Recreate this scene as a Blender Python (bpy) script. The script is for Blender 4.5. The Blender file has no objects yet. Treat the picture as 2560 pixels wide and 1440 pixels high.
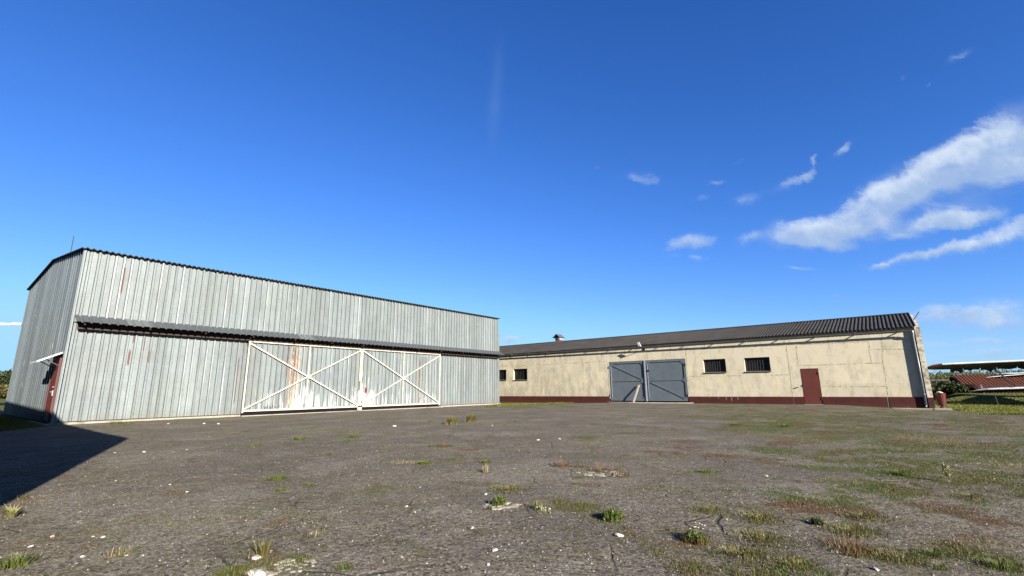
import bpy, math, random
import numpy as np
from mathutils import Vector, Matrix
R = math.radians
random.seed(11)
rng = np.random.default_rng(11)
scene = bpy.context.scene
COL = scene.collection

# ------------------------------------------------------------------ data (metres, measured on the ground / the walls)
CLOUDS=[(1.154,0.559,7.418,2.655,-10.33,17.125,1.0),(1.059,0.509,7.738,2.431,-10.521,19.338,1.0),(1.166,0.488,9.094,1.235,-7.854,20.282,1.0),(0.971,0.485,9.348,3.113,-14.717,26.926,0.9),(0.894,0.441,9.723,3.84,-14.17,24.133,0.85),(0.827,0.398,8.598,1.446,-10.737,30.397,0.85),(0.73,0.356,8.878,1.032,-9.207,32.979,0.85),(0.642,0.338,15.693,0.463,-6.515,38.131,0.7),(0.697,0.315,13.179,-2.64,4.318,66.185,0.75),(0.947,0.362,9.856,0.025,-12.938,63.031,0.85),(1.057,0.374,14.439,-0.284,-12.906,63.008,0.85),(0.883,0.332,22.133,-1.175,-16.087,120.183,0.6),(0.802,0.356,13.679,-0.036,-8.272,48.513,0.7),(0.808,0.263,24.81,-0.099,-23.244,138.938,0.6),(0.904,0.282,9.977,0.287,-20.249,92.126,0.75),(1.021,0.309,11.276,0.862,-15.845,54.715,0.8),(1.115,0.331,17.988,0.382,-11.576,45.476,0.85),(0.306,0.472,21.262,-5.668,14.706,60.482,0.55),(0.65,0.462,17.642,5.914,-32.261,64.426,0.7),(0.701,0.511,43.712,41.118,-90.962,84.097,0.65),(0.777,0.539,28.284,15.604,-72.39,97.474,0.55),(0.536,0.411,31.666,2.658,-15.565,73.821,0.6),(0.432,0.42,45.338,1.687,-17.786,128.982,0.45),(0.395,0.317,18.032,-0.399,-3.742,59.605,0.7),(0.535,0.321,25.379,4.892,-25.786,81.243,0.65),(0.413,0.277,69.604,-45.505,63.709,98.851,0.45),(0.639,0.251,22.72,-3.184,1.792,183.266,0.5),(1.104,0.785,26.132,7.577,-50.263,88.097,0.5),(0.956,0.726,66.507,36.527,-131.479,164.759,0.35),(1.015,0.707,62.829,2.415,-64.796,235.394,0.3),(1.182,0.366,18.425,-3.0,-5.374,66.639,0.6),(1.002,0.161,7.662,-0.88,-4.567,48.222,0.75),(1.048,0.136,7.265,-1.415,-1.227,48.233,0.7),(-0.008,0.106,34.361,2.133,-7.047,116.665,0.75),(-1.076,0.099,23.452,5.116,0.503,53.284,0.25),(0.704,0.192,52.275,-8.127,1.36,140.818,0.35),(0.47,0.456,41.331,2.589,-19.871,112.944,0.35),(0.206,0.506,77.112,-3.776,1.703,165.663,0.25),(0.532,0.515,39.018,8.655,-59.767,161.935,0.25),(0.976,0.373,12.028,-0.04,-7.297,35.514,0.5),(1.014,0.063,9.059,-1.407,-5.076,85.903,0.5),(0.364,0.285,37.008,-9.381,25.764,131.495,0.3),(0.951,0.085,6.893,-0.973,-5.897,99.255,0.5)]
JOINTS= [(-30.82,3.26,-26.74,3.22),(-26.05,3.91,-26.07,3.23),(-23.86,4.22,-23.89,3.21),(-21.84,4.21,-21.89,3.24),(-19.79,4.32,-19.85,3.28),(-17.74,4.26,-17.76,3.35),(-15.91,4.12,-15.94,3.26),(-14.06,4.13,-14.13,3.3),(-12.96,4.18,-12.96,3.85),(-26.03,3.23,-19.45,3.23),(-25.89,3.22,-25.93,0.52),(-24.53,2.82,-24.57,0.52),(-21.28,2.98,-21.34,1.79),(-12.96,3.8,-6.61,3.74),(-6.45,3.73,-2.22,3.67),(-12.82,4.14,-12.84,3.82),(-11.59,4.15,-11.6,3.8),(-10.3,4.06,-10.32,3.78),(-6.57,4.02,-6.58,3.76),(-5.32,3.99,-5.35,3.73),(-4.15,3.95,-4.18,3.73),(-2.18,3.67,-2.21,3.2),(-6.5,3.71,-6.49,0.46),(-5.94,3.65,-5.97,2.43),(-5.98,2.4,-1.73,2.4),(-4.95,1.09,-1.79,1.06),(-1.68,2.77,-1.73,0.39),(-2.19,3.2,-1.67,3.17),(-1.59,3.18,-0.64,3.13),(-12.9,1.89,-11.83,1.89),(-10.28,1.86,-9.33,1.86),(-7.57,1.84,-6.53,1.84),(-12.96,3.8,-13.02,0.51),(-2.24,3.2,-2.23,2.47),(-10.18,1.83,-10.15,1.64),(-1.57,3.6,-1.66,2.79),(-25.82,2.62,-25.56,2.61),(-24.83,2.9,-24.24,2.88),(-24.83,2.9,-24.83,2.66),(-24.24,2.88,-24.25,2.64),(-24.79,2.66,-24.25,2.64),(-21.56,2.92,-21.57,2.59),(-21.57,2.59,-21.3,2.58),(-21.09,3.04,-20.96,2.74)]
STONES= [(-1.73,3.46,0.03),(-1.57,3.15,0.045),(-6.92,9.21,0.025),(-7.45,9.19,0.014),(-4.18,6.05,0.014),(-3.66,5.6,0.014),(-3.56,3.76,0.012),(-2.97,3.53,0.012),(-3.2,3.96,0.014),(-3.29,3.98,0.01),(-3.63,4.0,0.012),(-1.03,4.83,0.014),(-0.91,4.63,0.012),(-0.34,4.12,0.014),(-0.14,3.58,0.018),(-0.17,3.31,0.012),(0.8,3.88,0.024),(2.21,3.17,0.018),(3.16,6.23,0.02),(-10.39,17.1,0.05),(-12.18,17.14,0.04),(-10.93,17.17,0.04),(-5.1,6.38,0.012),(-0.3,5.3,0.016),(0.53,10.64,0.03),(1.03,10.85,0.025),(-0.66,15.14,0.03),(-3.68,15.03,0.05)]
TUFTS= [(0.84,4.33,'bush'),(-0.14,4.84,'leafy'),(-0.23,4.71,'leafy2'),(0.22,4.69,'stem'),(0.28,4.58,'daisy'),(1.33,3.75,'flower'),(-4.61,4.63,'dry_rosette'),(-1.72,3.5,'spiky'),(-3.01,6.33,'grass'),(-2.43,5.9,'grass_s'),(-2.62,5.62,'grass_s'),(-0.38,6.65,'dry'),(-1.36,7.53,'grass'),(-0.42,7.55,'grass'),(-1.97,15.64,'ytuft'),(-1.46,16.89,'ytuft'),(-2.89,16.88,'grass_s'),(-3.86,11.84,'grass'),(-4.95,11.3,'grass'),(-5.32,10.02,'grass_s'),(-7.22,10.31,'grass_s'),(6.65,14.54,'grass'),(7.72,13.8,'grass'),(2.51,6.55,'grass_s'),(4.89,6.31,'grass'),(5.07,5.82,'pale'),(2.62,3.95,'otuft'),(1.82,3.76,'otuft'),(1.76,3.24,'otuft'),(1.51,3.44,'otuft'),(2.51,3.36,'otuft'),(2.78,3.43,'grass_s'),(2.99,3.19,'grass'),(1.82,4.63,'otuft'),(2.09,4.34,'otuft'),(3.01,4.36,'otuft'),(2.48,4.15,'dark'),(1.32,6.33,'redtall'),(1.16,6.69,'redtall'),(0.67,7.18,'redtall'),(-3.28,3.39,'grass'),(-1.08,3.27,'grass_s'),(-14.42,17.62,'grass'),(-13.75,17.34,'grass_s'),(0.73,5.84,'grass_s'),(-1.38,9.78,'redtall'),(-1.63,9.8,'grass_s'),(-1.54,3.96,'dry_s'),(2.28,3.52,'redtall'),(2.62,3.19,'grass_s'),(4.64,5.09,'otuft'),(-0.07,5.53,'otuft'),(-2.76,3.59,'dry_s'),(-1.44,7.61,'dry_s')]
PATCHES=[(10.25,17.36,3.33,2.58,'o',0.6),(6.87,14.51,0.62,1.35,'g',1),(7.96,14.22,0.65,1.44,'g',1),(7.15,11.55,1.93,1.6,'g',0.7),(4.5,8.77,0.36,0.49,'g',1),(3.38,8.08,0.44,0.4,'r',0.8),(3.81,7.41,0.35,0.35,'r',0.6),(2.56,6.55,0.2,0.22,'g',0.9),(4.22,6.84,0.32,0.27,'g',0.9),(4.73,6.43,0.5,0.32,'g',0.8),(2.68,4.04,0.17,0.21,'o',1),(2.54,4.27,0.13,0.14,'g',0.8),(1.84,3.81,0.11,0.15,'o',1),(1.58,3.49,0.19,0.12,'o',1),(1.8,3.31,0.14,0.18,'o',1),(2.35,3.61,0.14,0.14,'r',0.9),(2.48,3.39,0.18,0.15,'o',1),(3.9,4.63,0.39,0.27,'r',0.9),(3.97,4.22,0.26,0.3,'r',0.9),(4.55,4.72,0.29,0.3,'g',0.7),(3.06,3.53,0.16,0.2,'o',0.9),(2.78,3.43,0.08,0.1,'g',0.9),(3.05,3.24,0.17,0.19,'g',0.9),(3.55,3.8,0.17,0.19,'r',0.6),(7.66,9.45,1.14,1.33,'g',0.7),(7.31,7.81,0.71,1.08,'g',0.7),(8.93,10.46,0.71,1.04,'t',0.9),(6.89,7.03,0.32,0.49,'t',0.8),(11.56,11.61,0.51,1.1,'t',0.6),(9.27,13.06,0.59,0.91,'t',0.5),(1.76,4.64,0.14,0.19,'o',0.6),(2.14,4.41,0.12,0.2,'o',0.8),(3.07,4.45,0.14,0.23,'o',0.8),(2.95,4.74,0.11,0.18,'o',0.6),(6.04,12.79,1.19,1.04,'o',0.5),(6.92,19.2,1.49,1.72,'o',0.5),(4.58,8.0,0.37,0.52,'o',0.5),(3.34,5.14,0.32,0.22,'o',0.5),(4.08,5.3,0.37,0.29,'r',0.5),(4.96,5.47,0.42,0.34,'o',0.5),(3.0,11.97,0.57,0.63,'o',0.6),(1.65,11.14,0.4,0.63,'g',0.8),(2.49,12.35,0.4,0.56,'g',0.7),(3.45,10.16,0.48,0.46,'r',0.7),(2.5,8.64,0.41,0.33,'r',0.6),(1.85,7.74,0.25,0.22,'r',0.5),(0.89,7.1,0.26,0.28,'r',0.9),(1.17,6.75,0.32,0.22,'r',0.7),(0.9,5.77,0.21,0.16,'r',0.7),(0.88,6.27,0.2,0.19,'o',0.7),(0.58,4.75,0.26,0.21,'o',1),(0.77,4.36,0.2,0.18,'o',0.9),(0.46,5.0,0.16,0.2,'o',0.8),(0.88,4.09,0.19,0.11,'o',0.6),(0.23,4.89,0.08,0.16,'g',0.8),(-0.23,5.66,0.11,0.11,'o',0.7),(-0.04,5.59,0.1,0.13,'o',0.8),(-1.02,8.05,0.23,0.32,'o',0.9),(-1.72,7.75,0.29,0.3,'t',0.8),(-1.4,7.73,0.13,0.28,'g',0.8),(-0.93,9.24,0.45,0.24,'r',0.9),(-1.41,9.71,0.24,0.27,'o',0.8),(-1.73,8.73,0.18,0.22,'g',0.6),(-2.46,9.93,0.33,0.29,'t',0.5),(-4.12,12.16,0.41,0.45,'g',0.8),(-3.6,10.92,0.26,0.36,'g',0.8),(-6.14,14.56,0.57,0.66,'g',0.7),(-5.05,11.57,0.44,0.52,'g',0.8),(-4.82,10.48,0.18,0.34,'g',0.6),(-4.97,13.37,0.29,0.41,'g',0.6),(-5.68,10.19,0.26,0.34,'g',0.5),(-2.06,16.38,0.41,0.78,'o',0.8),(-1.49,17.52,0.27,0.58,'o',0.8),(-0.93,17.89,0.45,0.46,'r',0.7),(-0.04,16.69,0.35,0.5,'r',0.6),(0.92,29.99,1.51,2.65,'o',0.8),(3.49,30.7,1.26,2.78,'o',0.7),(5.68,31.58,0.77,1.7,'o',0.5),(-3.24,4.47,0.18,0.2,'o',0.35),(-3.45,4.91,0.08,0.16,'o',0.3),(-3.42,4.12,0.13,0.15,'o',0.4),(-4.35,5.38,0.18,0.21,'t',0.5),(-5.4,5.52,0.14,0.3,'o',0.5),(-4.54,5.03,0.29,0.23,'t',0.35),(-2.73,3.58,0.14,0.15,'o',0.45),(-3.11,3.52,0.08,0.09,'o',0.4),(-2.41,3.54,0.08,0.08,'o',0.4),(-2.94,4.4,0.14,0.22,'o',0.3),(-1.61,3.26,0.28,0.17,'o',0.7),(-1.44,3.4,0.08,0.11,'g',0.7),(-1.79,3.26,0.1,0.11,'g',0.6),(-3.3,3.42,0.11,0.1,'g',0.7),(-2.7,5.78,0.12,0.15,'o',0.5),(-1.76,4.24,0.14,0.1,'t',0.35),(-6.25,6.72,0.17,0.13,'r',0.8),(-13.9,17.16,0.63,0.83,'o',0.5),(-13.03,19.68,1.08,1.01,'o',0.5),(-10.68,22.18,1.2,1.19,'o',0.4),(-6.88,19.26,1.18,0.86,'o',0.4),(0.91,3.93,0.15,0.13,'r',0.5),(0.94,3.61,0.11,0.09,'o',0.5),(1.22,3.69,0.17,0.15,'r',0.6),(1.37,3.77,0.17,0.14,'o',0.8),(1.26,3.97,0.12,0.13,'o',0.5)]

# ------------------------------------------------------------------ camera
CAM_H = 1.10
cam = bpy.data.cameras.new('camera')
cam.lens = 36.0 * 1170.65 / 2560.0
cam.sensor_width = 36.0
cam.clip_start = 0.05
cam.clip_end = 6000
cam_o = bpy.data.objects.new('camera', cam)
COL.objects.link(cam_o)
cam_o.matrix_world = (Matrix.Translation((0, 0, CAM_H)) @ Matrix.Rotation(math.pi / 2 + 0.2129, 4, 'X')
                      @ Matrix.Rotation(-R(0.543), 4, 'Z'))
scene.camera = cam_o

SUN_AZ, SUN_EL = 148.3, 21.0
sun = bpy.data.lights.new('sun', 'SUN')
sun.energy = 5.0
sun.angle = R(0.5)
sun.color = (1.0, 0.94, 0.86)
sun_o = bpy.data.objects.new('sun', sun)
COL.objects.link(sun_o)
sd = Vector((math.sin(R(SUN_AZ)) * math.cos(R(SUN_EL)), math.cos(R(SUN_AZ)) * math.cos(R(SUN_EL)), math.sin(R(SUN_EL))))
sun_o.rotation_euler = sd.to_track_quat('Z', 'Y').to_euler()
sun_o.location = sd * 80

scene.view_settings.view_transform = 'Standard'
scene.view_settings.look = 'None'
scene.view_settings.exposure = 2.0
scene.view_settings.gamma = 1.0
scene.view_settings.use_curve_mapping = False
scene.cycles.max_bounces = 6
scene.cycles.diffuse_bounces = 3
scene.cycles.transparent_max_bounces = 6


# ------------------------------------------------------------------ node helper
class NT:
    def __init__(s, tree):
        s.t = tree
        tree.nodes.clear()

    def n(s, typ, **kw):
        nd = s.t.nodes.new(typ)
        for k, v in kw.items():
            setattr(nd, k, v)
        return nd

    def put(s, sock, v):
        if isinstance(v, bpy.types.NodeSocket):
            s.t.links.new(v, sock)
        elif v is not None:
            if isinstance(v, tuple) and len(v) == 3 and sock.type == 'RGBA':
                v = (*v, 1.0)
            sock.default_value = v

    def m(s, op, a, b=None, c=None, clamp=False):
        nd = s.n('ShaderNodeMath', operation=op, use_clamp=clamp)
        s.put(nd.inputs[0], a)
        if b is not None: s.put(nd.inputs[1], b)
        if c is not None: s.put(nd.inputs[2], c)
        return nd.outputs[0]

    def v(s, op, a, b=None):
        nd = s.n('ShaderNodeVectorMath', operation=op)
        s.put(nd.inputs[0], a)
        if b is not None: s.put(nd.inputs[1], b)
        return nd.outputs['Value'] if op in ('DOT_PRODUCT', 'LENGTH', 'DISTANCE') else nd.outputs['Vector']

    def noise(s, vec, scale=1.0, detail=4.0, rough=0.55, dist=0.0, out='Fac'):
        nd = s.n('ShaderNodeTexNoise')
        s.put(nd.inputs['Vector'], vec)
        s.put(nd.inputs['Scale'], scale); s.put(nd.inputs['Detail'], detail)
        s.put(nd.inputs['Roughness'], rough); s.put(nd.inputs['Distortion'], dist)
        return nd.outputs[out]

    def voro(s, vec, scale, feature='F1', out='Distance', rand=1.0):
        nd = s.n('ShaderNodeTexVoronoi', feature=feature)
        s.put(nd.inputs['Vector'], vec); s.put(nd.inputs['Scale'], scale)
        if 'Randomness' in nd.inputs: s.put(nd.inputs['Randomness'], rand)
        return nd.outputs[out]

    def white(s, w):
        nd = s.n('ShaderNodeTexWhiteNoise', noise_dimensions='1D')
        s.put(nd.inputs['W'], w)
        return nd.outputs['Value']

    def map(s, x, a, b, c=0.0, d=1.0, smooth=True):
        nd = s.n('ShaderNodeMapRange', interpolation_type='SMOOTHSTEP' if smooth else 'LINEAR')
        nd.clamp = True if not smooth else nd.clamp
        s.put(nd.inputs[0], x); s.put(nd.inputs[1], a); s.put(nd.inputs[2], b)
        s.put(nd.inputs[3], c); s.put(nd.inputs[4], d)
        return nd.outputs[0]

    def mix(s, f, a, b, blend='MIX'):
        nd = s.n('ShaderNodeMix', data_type='RGBA', blend_type=blend)
        s.put(nd.inputs[0], f); s.put(nd.inputs[6], a); s.put(nd.inputs[7], b)
        return nd.outputs[2]

    def xyz(s, vec):
        nd = s.n('ShaderNodeSeparateXYZ')
        s.put(nd.inputs[0], vec)
        return nd.outputs

    def comb(s, x, y, z):
        nd = s.n('ShaderNodeCombineXYZ')
        s.put(nd.inputs[0], x); s.put(nd.inputs[1], y); s.put(nd.inputs[2], z)
        return nd.outputs[0]

    def coord(s, which='Object'):
        return s.n('ShaderNodeTexCoord').outputs[which]

    def scale(s, vec, k):
        return s.v('MULTIPLY', vec, k)

    def box(s, a, lo, hi, soft):
        return s.m('MULTIPLY', s.map(a, lo - soft, lo + soft), s.map(a, hi - soft, hi + soft, 1.0, 0.0))

    def hsv(s, col, h=0.5, sat=1.0, val=1.0):
        nd = s.n('ShaderNodeHueSaturation')
        s.put(nd.inputs['Hue'], h); s.put(nd.inputs['Saturation'], sat); s.put(nd.inputs['Value'], val)
        s.put(nd.inputs['Color'], col)
        return nd.outputs[0]

    def gain(s, col, k):
        return s.mix(1.0, col, s.comb3(k), 'MULTIPLY')

    def comb3(s, k):
        nd = s.n('ShaderNodeCombineColor')
        for i in range(3): s.put(nd.inputs[i], k)
        return nd.outputs[0]

    def out(s, col, rough=0.8, metal=0.0, bump=None, bstr=0.4, bdist=0.01, spec=None):
        p = s.n('ShaderNodeBsdfPrincipled')
        s.put(p.inputs['Base Color'], col); s.put(p.inputs['Roughness'], rough); s.put(p.inputs['Metallic'], metal)
        if spec is not None: s.put(p.inputs['Specular IOR Level'], spec)
        if bump is not None:
            b = s.n('ShaderNodeBump')
            s.put(b.inputs['Height'], bump); s.put(b.inputs['Strength'], bstr); s.put(b.inputs['Distance'], bdist)
            s.t.links.new(b.outputs[0], p.inputs['Normal'])
        o = s.n('ShaderNodeOutputMaterial')
        s.t.links.new(p.outputs[0], o.inputs[0])
        return p


def newmat(name):
    m = bpy.data.materials.new(name)
    m.use_nodes = True
    return m, NT(m.node_tree)


# ------------------------------------------------------------------ materials
def mat_plain(name, col, rough=0.7, var=0.15, scale=6.0, metal=0.0, dirt=None, dirt_amt=0.5, spec=0.25, bstr=0.25):
    m, t = newmat(name)
    c = t.coord()
    n = t.noise(c, scale, 6, 0.6)
    k = t.map(n, 0.25, 0.75, 1 - var, 1 + var, False)
    cc = t.gain(col, k)
    if dirt:
        d = t.map(t.noise(c, scale * 0.6, 7, 0.68), 0.5, 0.68)
        cc = t.mix(t.m('MULTIPLY', d, dirt_amt), cc, dirt)
    t.out(cc, rough, metal, t.noise(c, scale * 8, 3), bstr, 0.005, spec)
    return m


def mat_galv(name, axis, kind, base=(0.1110, 0.1262, 0.1255)):
    """weathered zinc sheet; axis = which local axis runs along the wall"""
    m, t = newmat(name)
    c = t.coord()
    x = t.xyz(c)[axis]
    z = t.xyz(c)[2]
    seed = {'upper': 3.0, 'lower': 11.0, 'side': 23.0, 'gate': 31.0, 'canopy': 47.0}[kind]
    sheet = t.white(t.m('FLOOR', t.m('DIVIDE', t.m('ADD', x, seed * 7.3), 0.78)))
    rib = t.white(t.m('FLOOR', t.m('DIVIDE', t.m('ADD', x, seed * 13.0), 0.26 if kind != 'side' else 0.48)))
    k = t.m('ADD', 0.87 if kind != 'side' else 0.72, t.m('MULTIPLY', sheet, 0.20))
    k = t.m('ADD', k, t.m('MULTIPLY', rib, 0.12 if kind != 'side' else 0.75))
    xs = t.comb(t.m('MULTIPLY', x, 9.0), 0.0, t.m('MULTIPLY', z, 0.45))
    streak = t.noise(xs, 1.0, 6, 0.6)
    k = t.m('MULTIPLY', k, t.map(streak, 0.25, 0.75, 0.84, 1.14, False))
    big = t.noise(t.comb(t.m('MULTIPLY', x, 1.6), seed + 2, t.m('MULTIPLY', z, 0.35)), 1.0, 6, 0.65)
    k = t.m('MULTIPLY', k, t.map(big, 0.36, 0.64, 0.88, 1.08, False))
    thin = t.noise(t.comb(t.m('MULTIPLY', x, 30.0), seed + 6, t.m('MULTIPLY', z, 0.6)), 1.0, 4, 0.7)
    k = t.m('MULTIPLY', k, t.map(thin, 0.55, 0.75, 1.0, 0.72, False))
    sp = t.voro(c, 26.0, out='Color')
    spx = t.n('ShaderNodeSeparateColor'); t.put(spx.inputs[0], sp)
    k = t.m('MULTIPLY', k, t.map(spx.outputs[0], 0, 1, 0.92, 1.08, False))
    k = t.m('MULTIPLY', k, t.map(t.noise(c, 1.7, 7, 0.65), 0.3, 0.7, 0.90, 1.10, False))
    col = t.gain(base, k)
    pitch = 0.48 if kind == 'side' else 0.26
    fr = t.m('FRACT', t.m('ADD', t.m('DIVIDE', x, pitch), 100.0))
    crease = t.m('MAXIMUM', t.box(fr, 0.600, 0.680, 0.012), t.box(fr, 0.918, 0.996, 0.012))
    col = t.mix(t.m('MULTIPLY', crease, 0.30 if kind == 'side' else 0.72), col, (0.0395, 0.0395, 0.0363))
    flute = t.box(fr, 0.69, 0.91, 0.01)
    wr = t.white(t.m('ADD', t.m('FLOOR', t.m('DIVIDE', x, 0.26)), seed * 3.7))
    run = t.noise(t.comb(t.m('MULTIPLY', x, 3.9), seed + 8, t.m('MULTIPLY', z, 0.5)), 1.0, 5, 0.65)
    col = t.mix(t.m('MULTIPLY', flute, t.m('MULTIPLY', t.map(wr, 0.55, 0.9), t.map(run, 0.35, 0.6))), col, (0.2054, 0.2173, 0.2212))
    col = t.mix(t.m('MULTIPLY', flute, t.m('MULTIPLY', t.map(wr, 0.45, 0.1), 0.35)), col, (0.0672, 0.0672, 0.0632))
    col = t.mix(t.map(t.noise(c, 0.5, 3), 0.35, 0.65), col, t.mix(1.0, col, (1.02, 1.01, 0.96), 'MULTIPLY'))
    # pale zinc oxide runs
    ox = t.noise(t.comb(t.m('MULTIPLY', x, 14.0), seed, t.m('MULTIPLY', z, 0.9)), 1.0, 6, 0.7)
    col = t.mix(t.m('MULTIPLY', t.map(ox, 0.60, 0.72), 0.55), col, (0.2133, 0.2251, 0.2251))
    sc = t.noise(t.comb(t.m('MULTIPLY', x, 25.0), seed + 4, t.m('MULTIPLY', z, 5.0)), 1.0, 5, 0.75)
    col = t.mix(t.m('MULTIPLY', t.map(sc, 0.70, 0.76), 0.7), col, (0.0790, 0.0672, 0.0592))
    jag = t.m('MULTIPLY', t.m('SUBTRACT', t.noise(c, 9.0, 6, 0.7), 0.5), 0.16)
    xj = t.m('ADD', x, jag)
    zj = t.m('ADD', z, t.m('MULTIPLY', jag, 3.0))
    if kind == 'gate':
        # remains of old white paint on the lower half, rust runs
        wp = t.noise(t.comb(t.m('MULTIPLY', x, 10.0), 5.0, t.m('MULTIPLY', z, 0.7)), 1.0, 6, 0.65)
        low = t.map(z, 0.2, 2.6, 0.15, -0.10, False)
        near = t.m('MULTIPLY', t.box(x, 8.4, 9.9, 0.5), 0.09)
        near2 = t.m('MULTIPLY', t.box(x, 12.0, 13.6, 0.4), 0.10)
        f = t.map(t.m('ADD', t.m('ADD', t.m('ADD', wp, low), near), near2), 0.63, 0.73)
        col = t.mix(t.m('MULTIPLY', f, 0.88), col, (0.2844, 0.2804, 0.2647))
        rn = t.noise(t.comb(t.m('MULTIPLY', x, 16.0), 2.0, t.m('MULTIPLY', z, 2.6)), 1.0, 7, 0.7)
        col = t.mix(t.m('MULTIPLY', t.m('MULTIPLY', t.box(xj, 8.40, 8.92, 0.1), t.box(zj, 0.25, 3.5, 0.3)), t.map(rn, 0.44, 0.6)), col, (0.2607, 0.2133, 0.1422))
        for (a, b, lo, hi, w) in ((8.52, 8.66, 1.25, 3.5, 0.95), (8.20, 8.27, 1.9, 3.4, 0.8), (8.34, 8.40, 0.4, 2.4, 0.7), (8.74, 8.80, 1.6, 3.4, 0.65),
                                  (9.46, 9.52, 2.9, 3.5, 0.8), (16.78, 16.88, 0.3, 3.0, 0.75), (12.02, 12.06, 1.6, 3.3, 0.5), (17.9, 17.93, 0.5, 3.1, 0.4), (6.62, 6.66, 0.4, 3.3, 0.4)):
            f = t.m('MULTIPLY', t.m('MULTIPLY', t.box(xj, a, b, 0.035), t.box(zj, lo, hi, 0.25)), t.map(rn, 0.36, 0.55))
            col = t.mix(t.m('MULTIPLY', f, w), col, t.mix(t.map(z, 2.4, 3.2), (0.1027, 0.0332, 0.0126), (0.0474, 0.0158, 0.0095)))
        f = t.m('MULTIPLY', t.box(xj, 12.82, 12.98, 0.03), t.box(zj, 0.98, 1.26, 0.05))
        col = t.mix(f, col, (0.075, 0.022, 0.028))
        # dark grey paint rectangles and black dabs low on the gate
        for (a, b, lo, hi, cc, w) in ((9.75, 10.75, 1.62, 2.05, (0.1027, 0.1122, 0.1169), 0.8), (13.4, 14.1, 1.5, 2.02, (0.1145, 0.1248, 0.1248), 0.8),
                                      (16.9, 17.5, 2.6, 3.2, (0.0869, 0.0948, 0.0995), 0.85)):
            f = t.m('MULTIPLY', t.box(x, a, b, 0.02), t.box(z, lo, hi, 0.03))
            col = t.mix(t.m('MULTIPLY', f, w), col, cc)
        bn = t.noise(c, 14.0, 3, 0.6)
        f = t.m('MULTIPLY', t.m('MULTIPLY', t.box(x, 7.3, 8.1, 0.05), t.box(zj, 0.14, 0.42, 0.06)), t.map(bn, 0.47, 0.56))
        col = t.mix(f, col, (0.0158, 0.0158, 0.0158))
    if kind in ('upper', 'lower'):
        lst = [(1.26, 1.33, 5.02, 6.08)] if kind == 'upper' else [(1.86, 1.93, 2.15, 2.75), (2.30, 2.34, 2.8, 3.4), (1.93, 1.98, 3.1, 3.45), (2.52, 2.56, 2.3, 2.8), (5.98, 6.02, 0.6, 2.6)]
        for (a, b, lo, hi) in lst:
            f = t.m('MULTIPLY', t.box(t.m('ADD', x, t.m('MULTIPLY', jag, 0.15)), a, b, 0.012), t.box(zj, lo, hi, 0.06))
            col = t.mix(f, col, (0.0672, 0.0253, 0.0221))
    if kind == 'canopy':
        odd = t.map(t.white(t.m('FLOOR', t.m('DIVIDE', t.m('ADD', x, 3.1), 0.78))), 0.86, 0.9)
        col = t.mix(t.m('SUBTRACT', 0.86, t.m('MULTIPLY', odd, 0.5)), col, (0.038, 0.042, 0.046))
    if kind in ('lower', 'gate', 'side'):
        dn = t.noise(t.comb(t.m('MULTIPLY', x, 4.0), 9.0, t.m('MULTIPLY', z, 1.5)), 1.0, 5, 0.65)
        f = t.m('MULTIPLY', t.map(t.m('ADD', z, t.m('MULTIPLY', dn, 0.5)), 0.25, 0.75, 1.0, 0.0), 0.4)
        col = t.mix(f, col, (0.0948, 0.0869, 0.0695))
    t.out(col, 0.5, 0.12, t.noise(c, 5.0, 4), 0.12, 0.02, 0.4)
    return m


def mat_whitepaint(name):
    m, t = newmat(name)
    c = t.coord()
    n = t.noise(c, 5.0, 8, 0.7)
    col = t.mix(t.map(n, 0.44, 0.62), (0.3318, 0.3160, 0.2804), (0.2765, 0.2291, 0.1501))
    f = t.map(t.noise(c, 11.0, 7, 0.75), 0.60, 0.70)
    col = t.mix(t.m('MULTIPLY', f, 0.7), col, (0.1106, 0.0474, 0.0237))
    t.out(col, 0.6, 0, n, 0.2, 0.004)
    return m


def mat_cream():
    m, t = newmat('cream_render')
    c = t.coord()
    x, y, z = t.xyz(c)[0], t.xyz(c)[1], t.xyz(c)[2]
    base = t.mix(t.map(t.noise(c, 0.9, 4), 0.35, 0.65), (0.3762, 0.3299, 0.2295), (0.3559, 0.3198, 0.2374))
    # panel to panel tone
    pn = t.white(t.m('ADD', t.m('FLOOR', t.m('DIVIDE', x, 2.05)), t.m('MULTIPLY', t.m('FLOOR', t.m('DIVIDE', z, 1.25)), 17.0)))
    base = t.gain(base, t.map(pn, 0, 1, 0.93, 1.04, False))
    # damp grey-green stains: vertical runs, heavier to the left and towards the foot
    st = t.noise(t.comb(t.m('MULTIPLY', x, 2.3), 3.0, t.m('MULTIPLY', z, 0.8)), 1.0, 8, 0.7)
    left = t.map(x, -24.0, -10.0, 0.075, 0.0, False)
    lowz = t.map(z, 0.5, 3.0, 0.05, 0.0, False)
    s = t.m('ADD', t.m('ADD', st, left), lowz)
    stain = t.map(s, 0.49, 0.74)
    col = t.mix(t.m('MULTIPLY', stain, 0.62), base, (0.1728, 0.1513, 0.1020))
    blot = t.noise(c, 1.25, 9, 0.72)
    col = t.mix(t.m('MULTIPLY', t.map(t.m('ADD', blot, t.m('MULTIPLY', left, 0.5)), 0.50, 0.68), 0.5), col, (0.2237, 0.2016, 0.1451))
    fine = t.noise(c, 7.0, 9, 0.8)
    col = t.mix(t.m('MULTIPLY', t.map(fine, 0.55, 0.67), 0.5), col, (0.1682, 0.1466, 0.1020))
    spk = t.noise(c, 38.0, 4, 0.7)
    col = t.gain(col, t.map(spk, 0.3, 0.7, 0.90, 1.09, False))
    wear = t.noise(c, 3.1, 9, 0.75)
    col = t.mix(t.m('MULTIPLY', t.map(wear, 0.64, 0.70), 0.45), col, (0.3965, 0.3729, 0.2999))
    t.out(col, 0.92, 0, t.noise(c, 22.0, 6, 0.75), 0.5, 0.02, 0.2)
    return m


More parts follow.
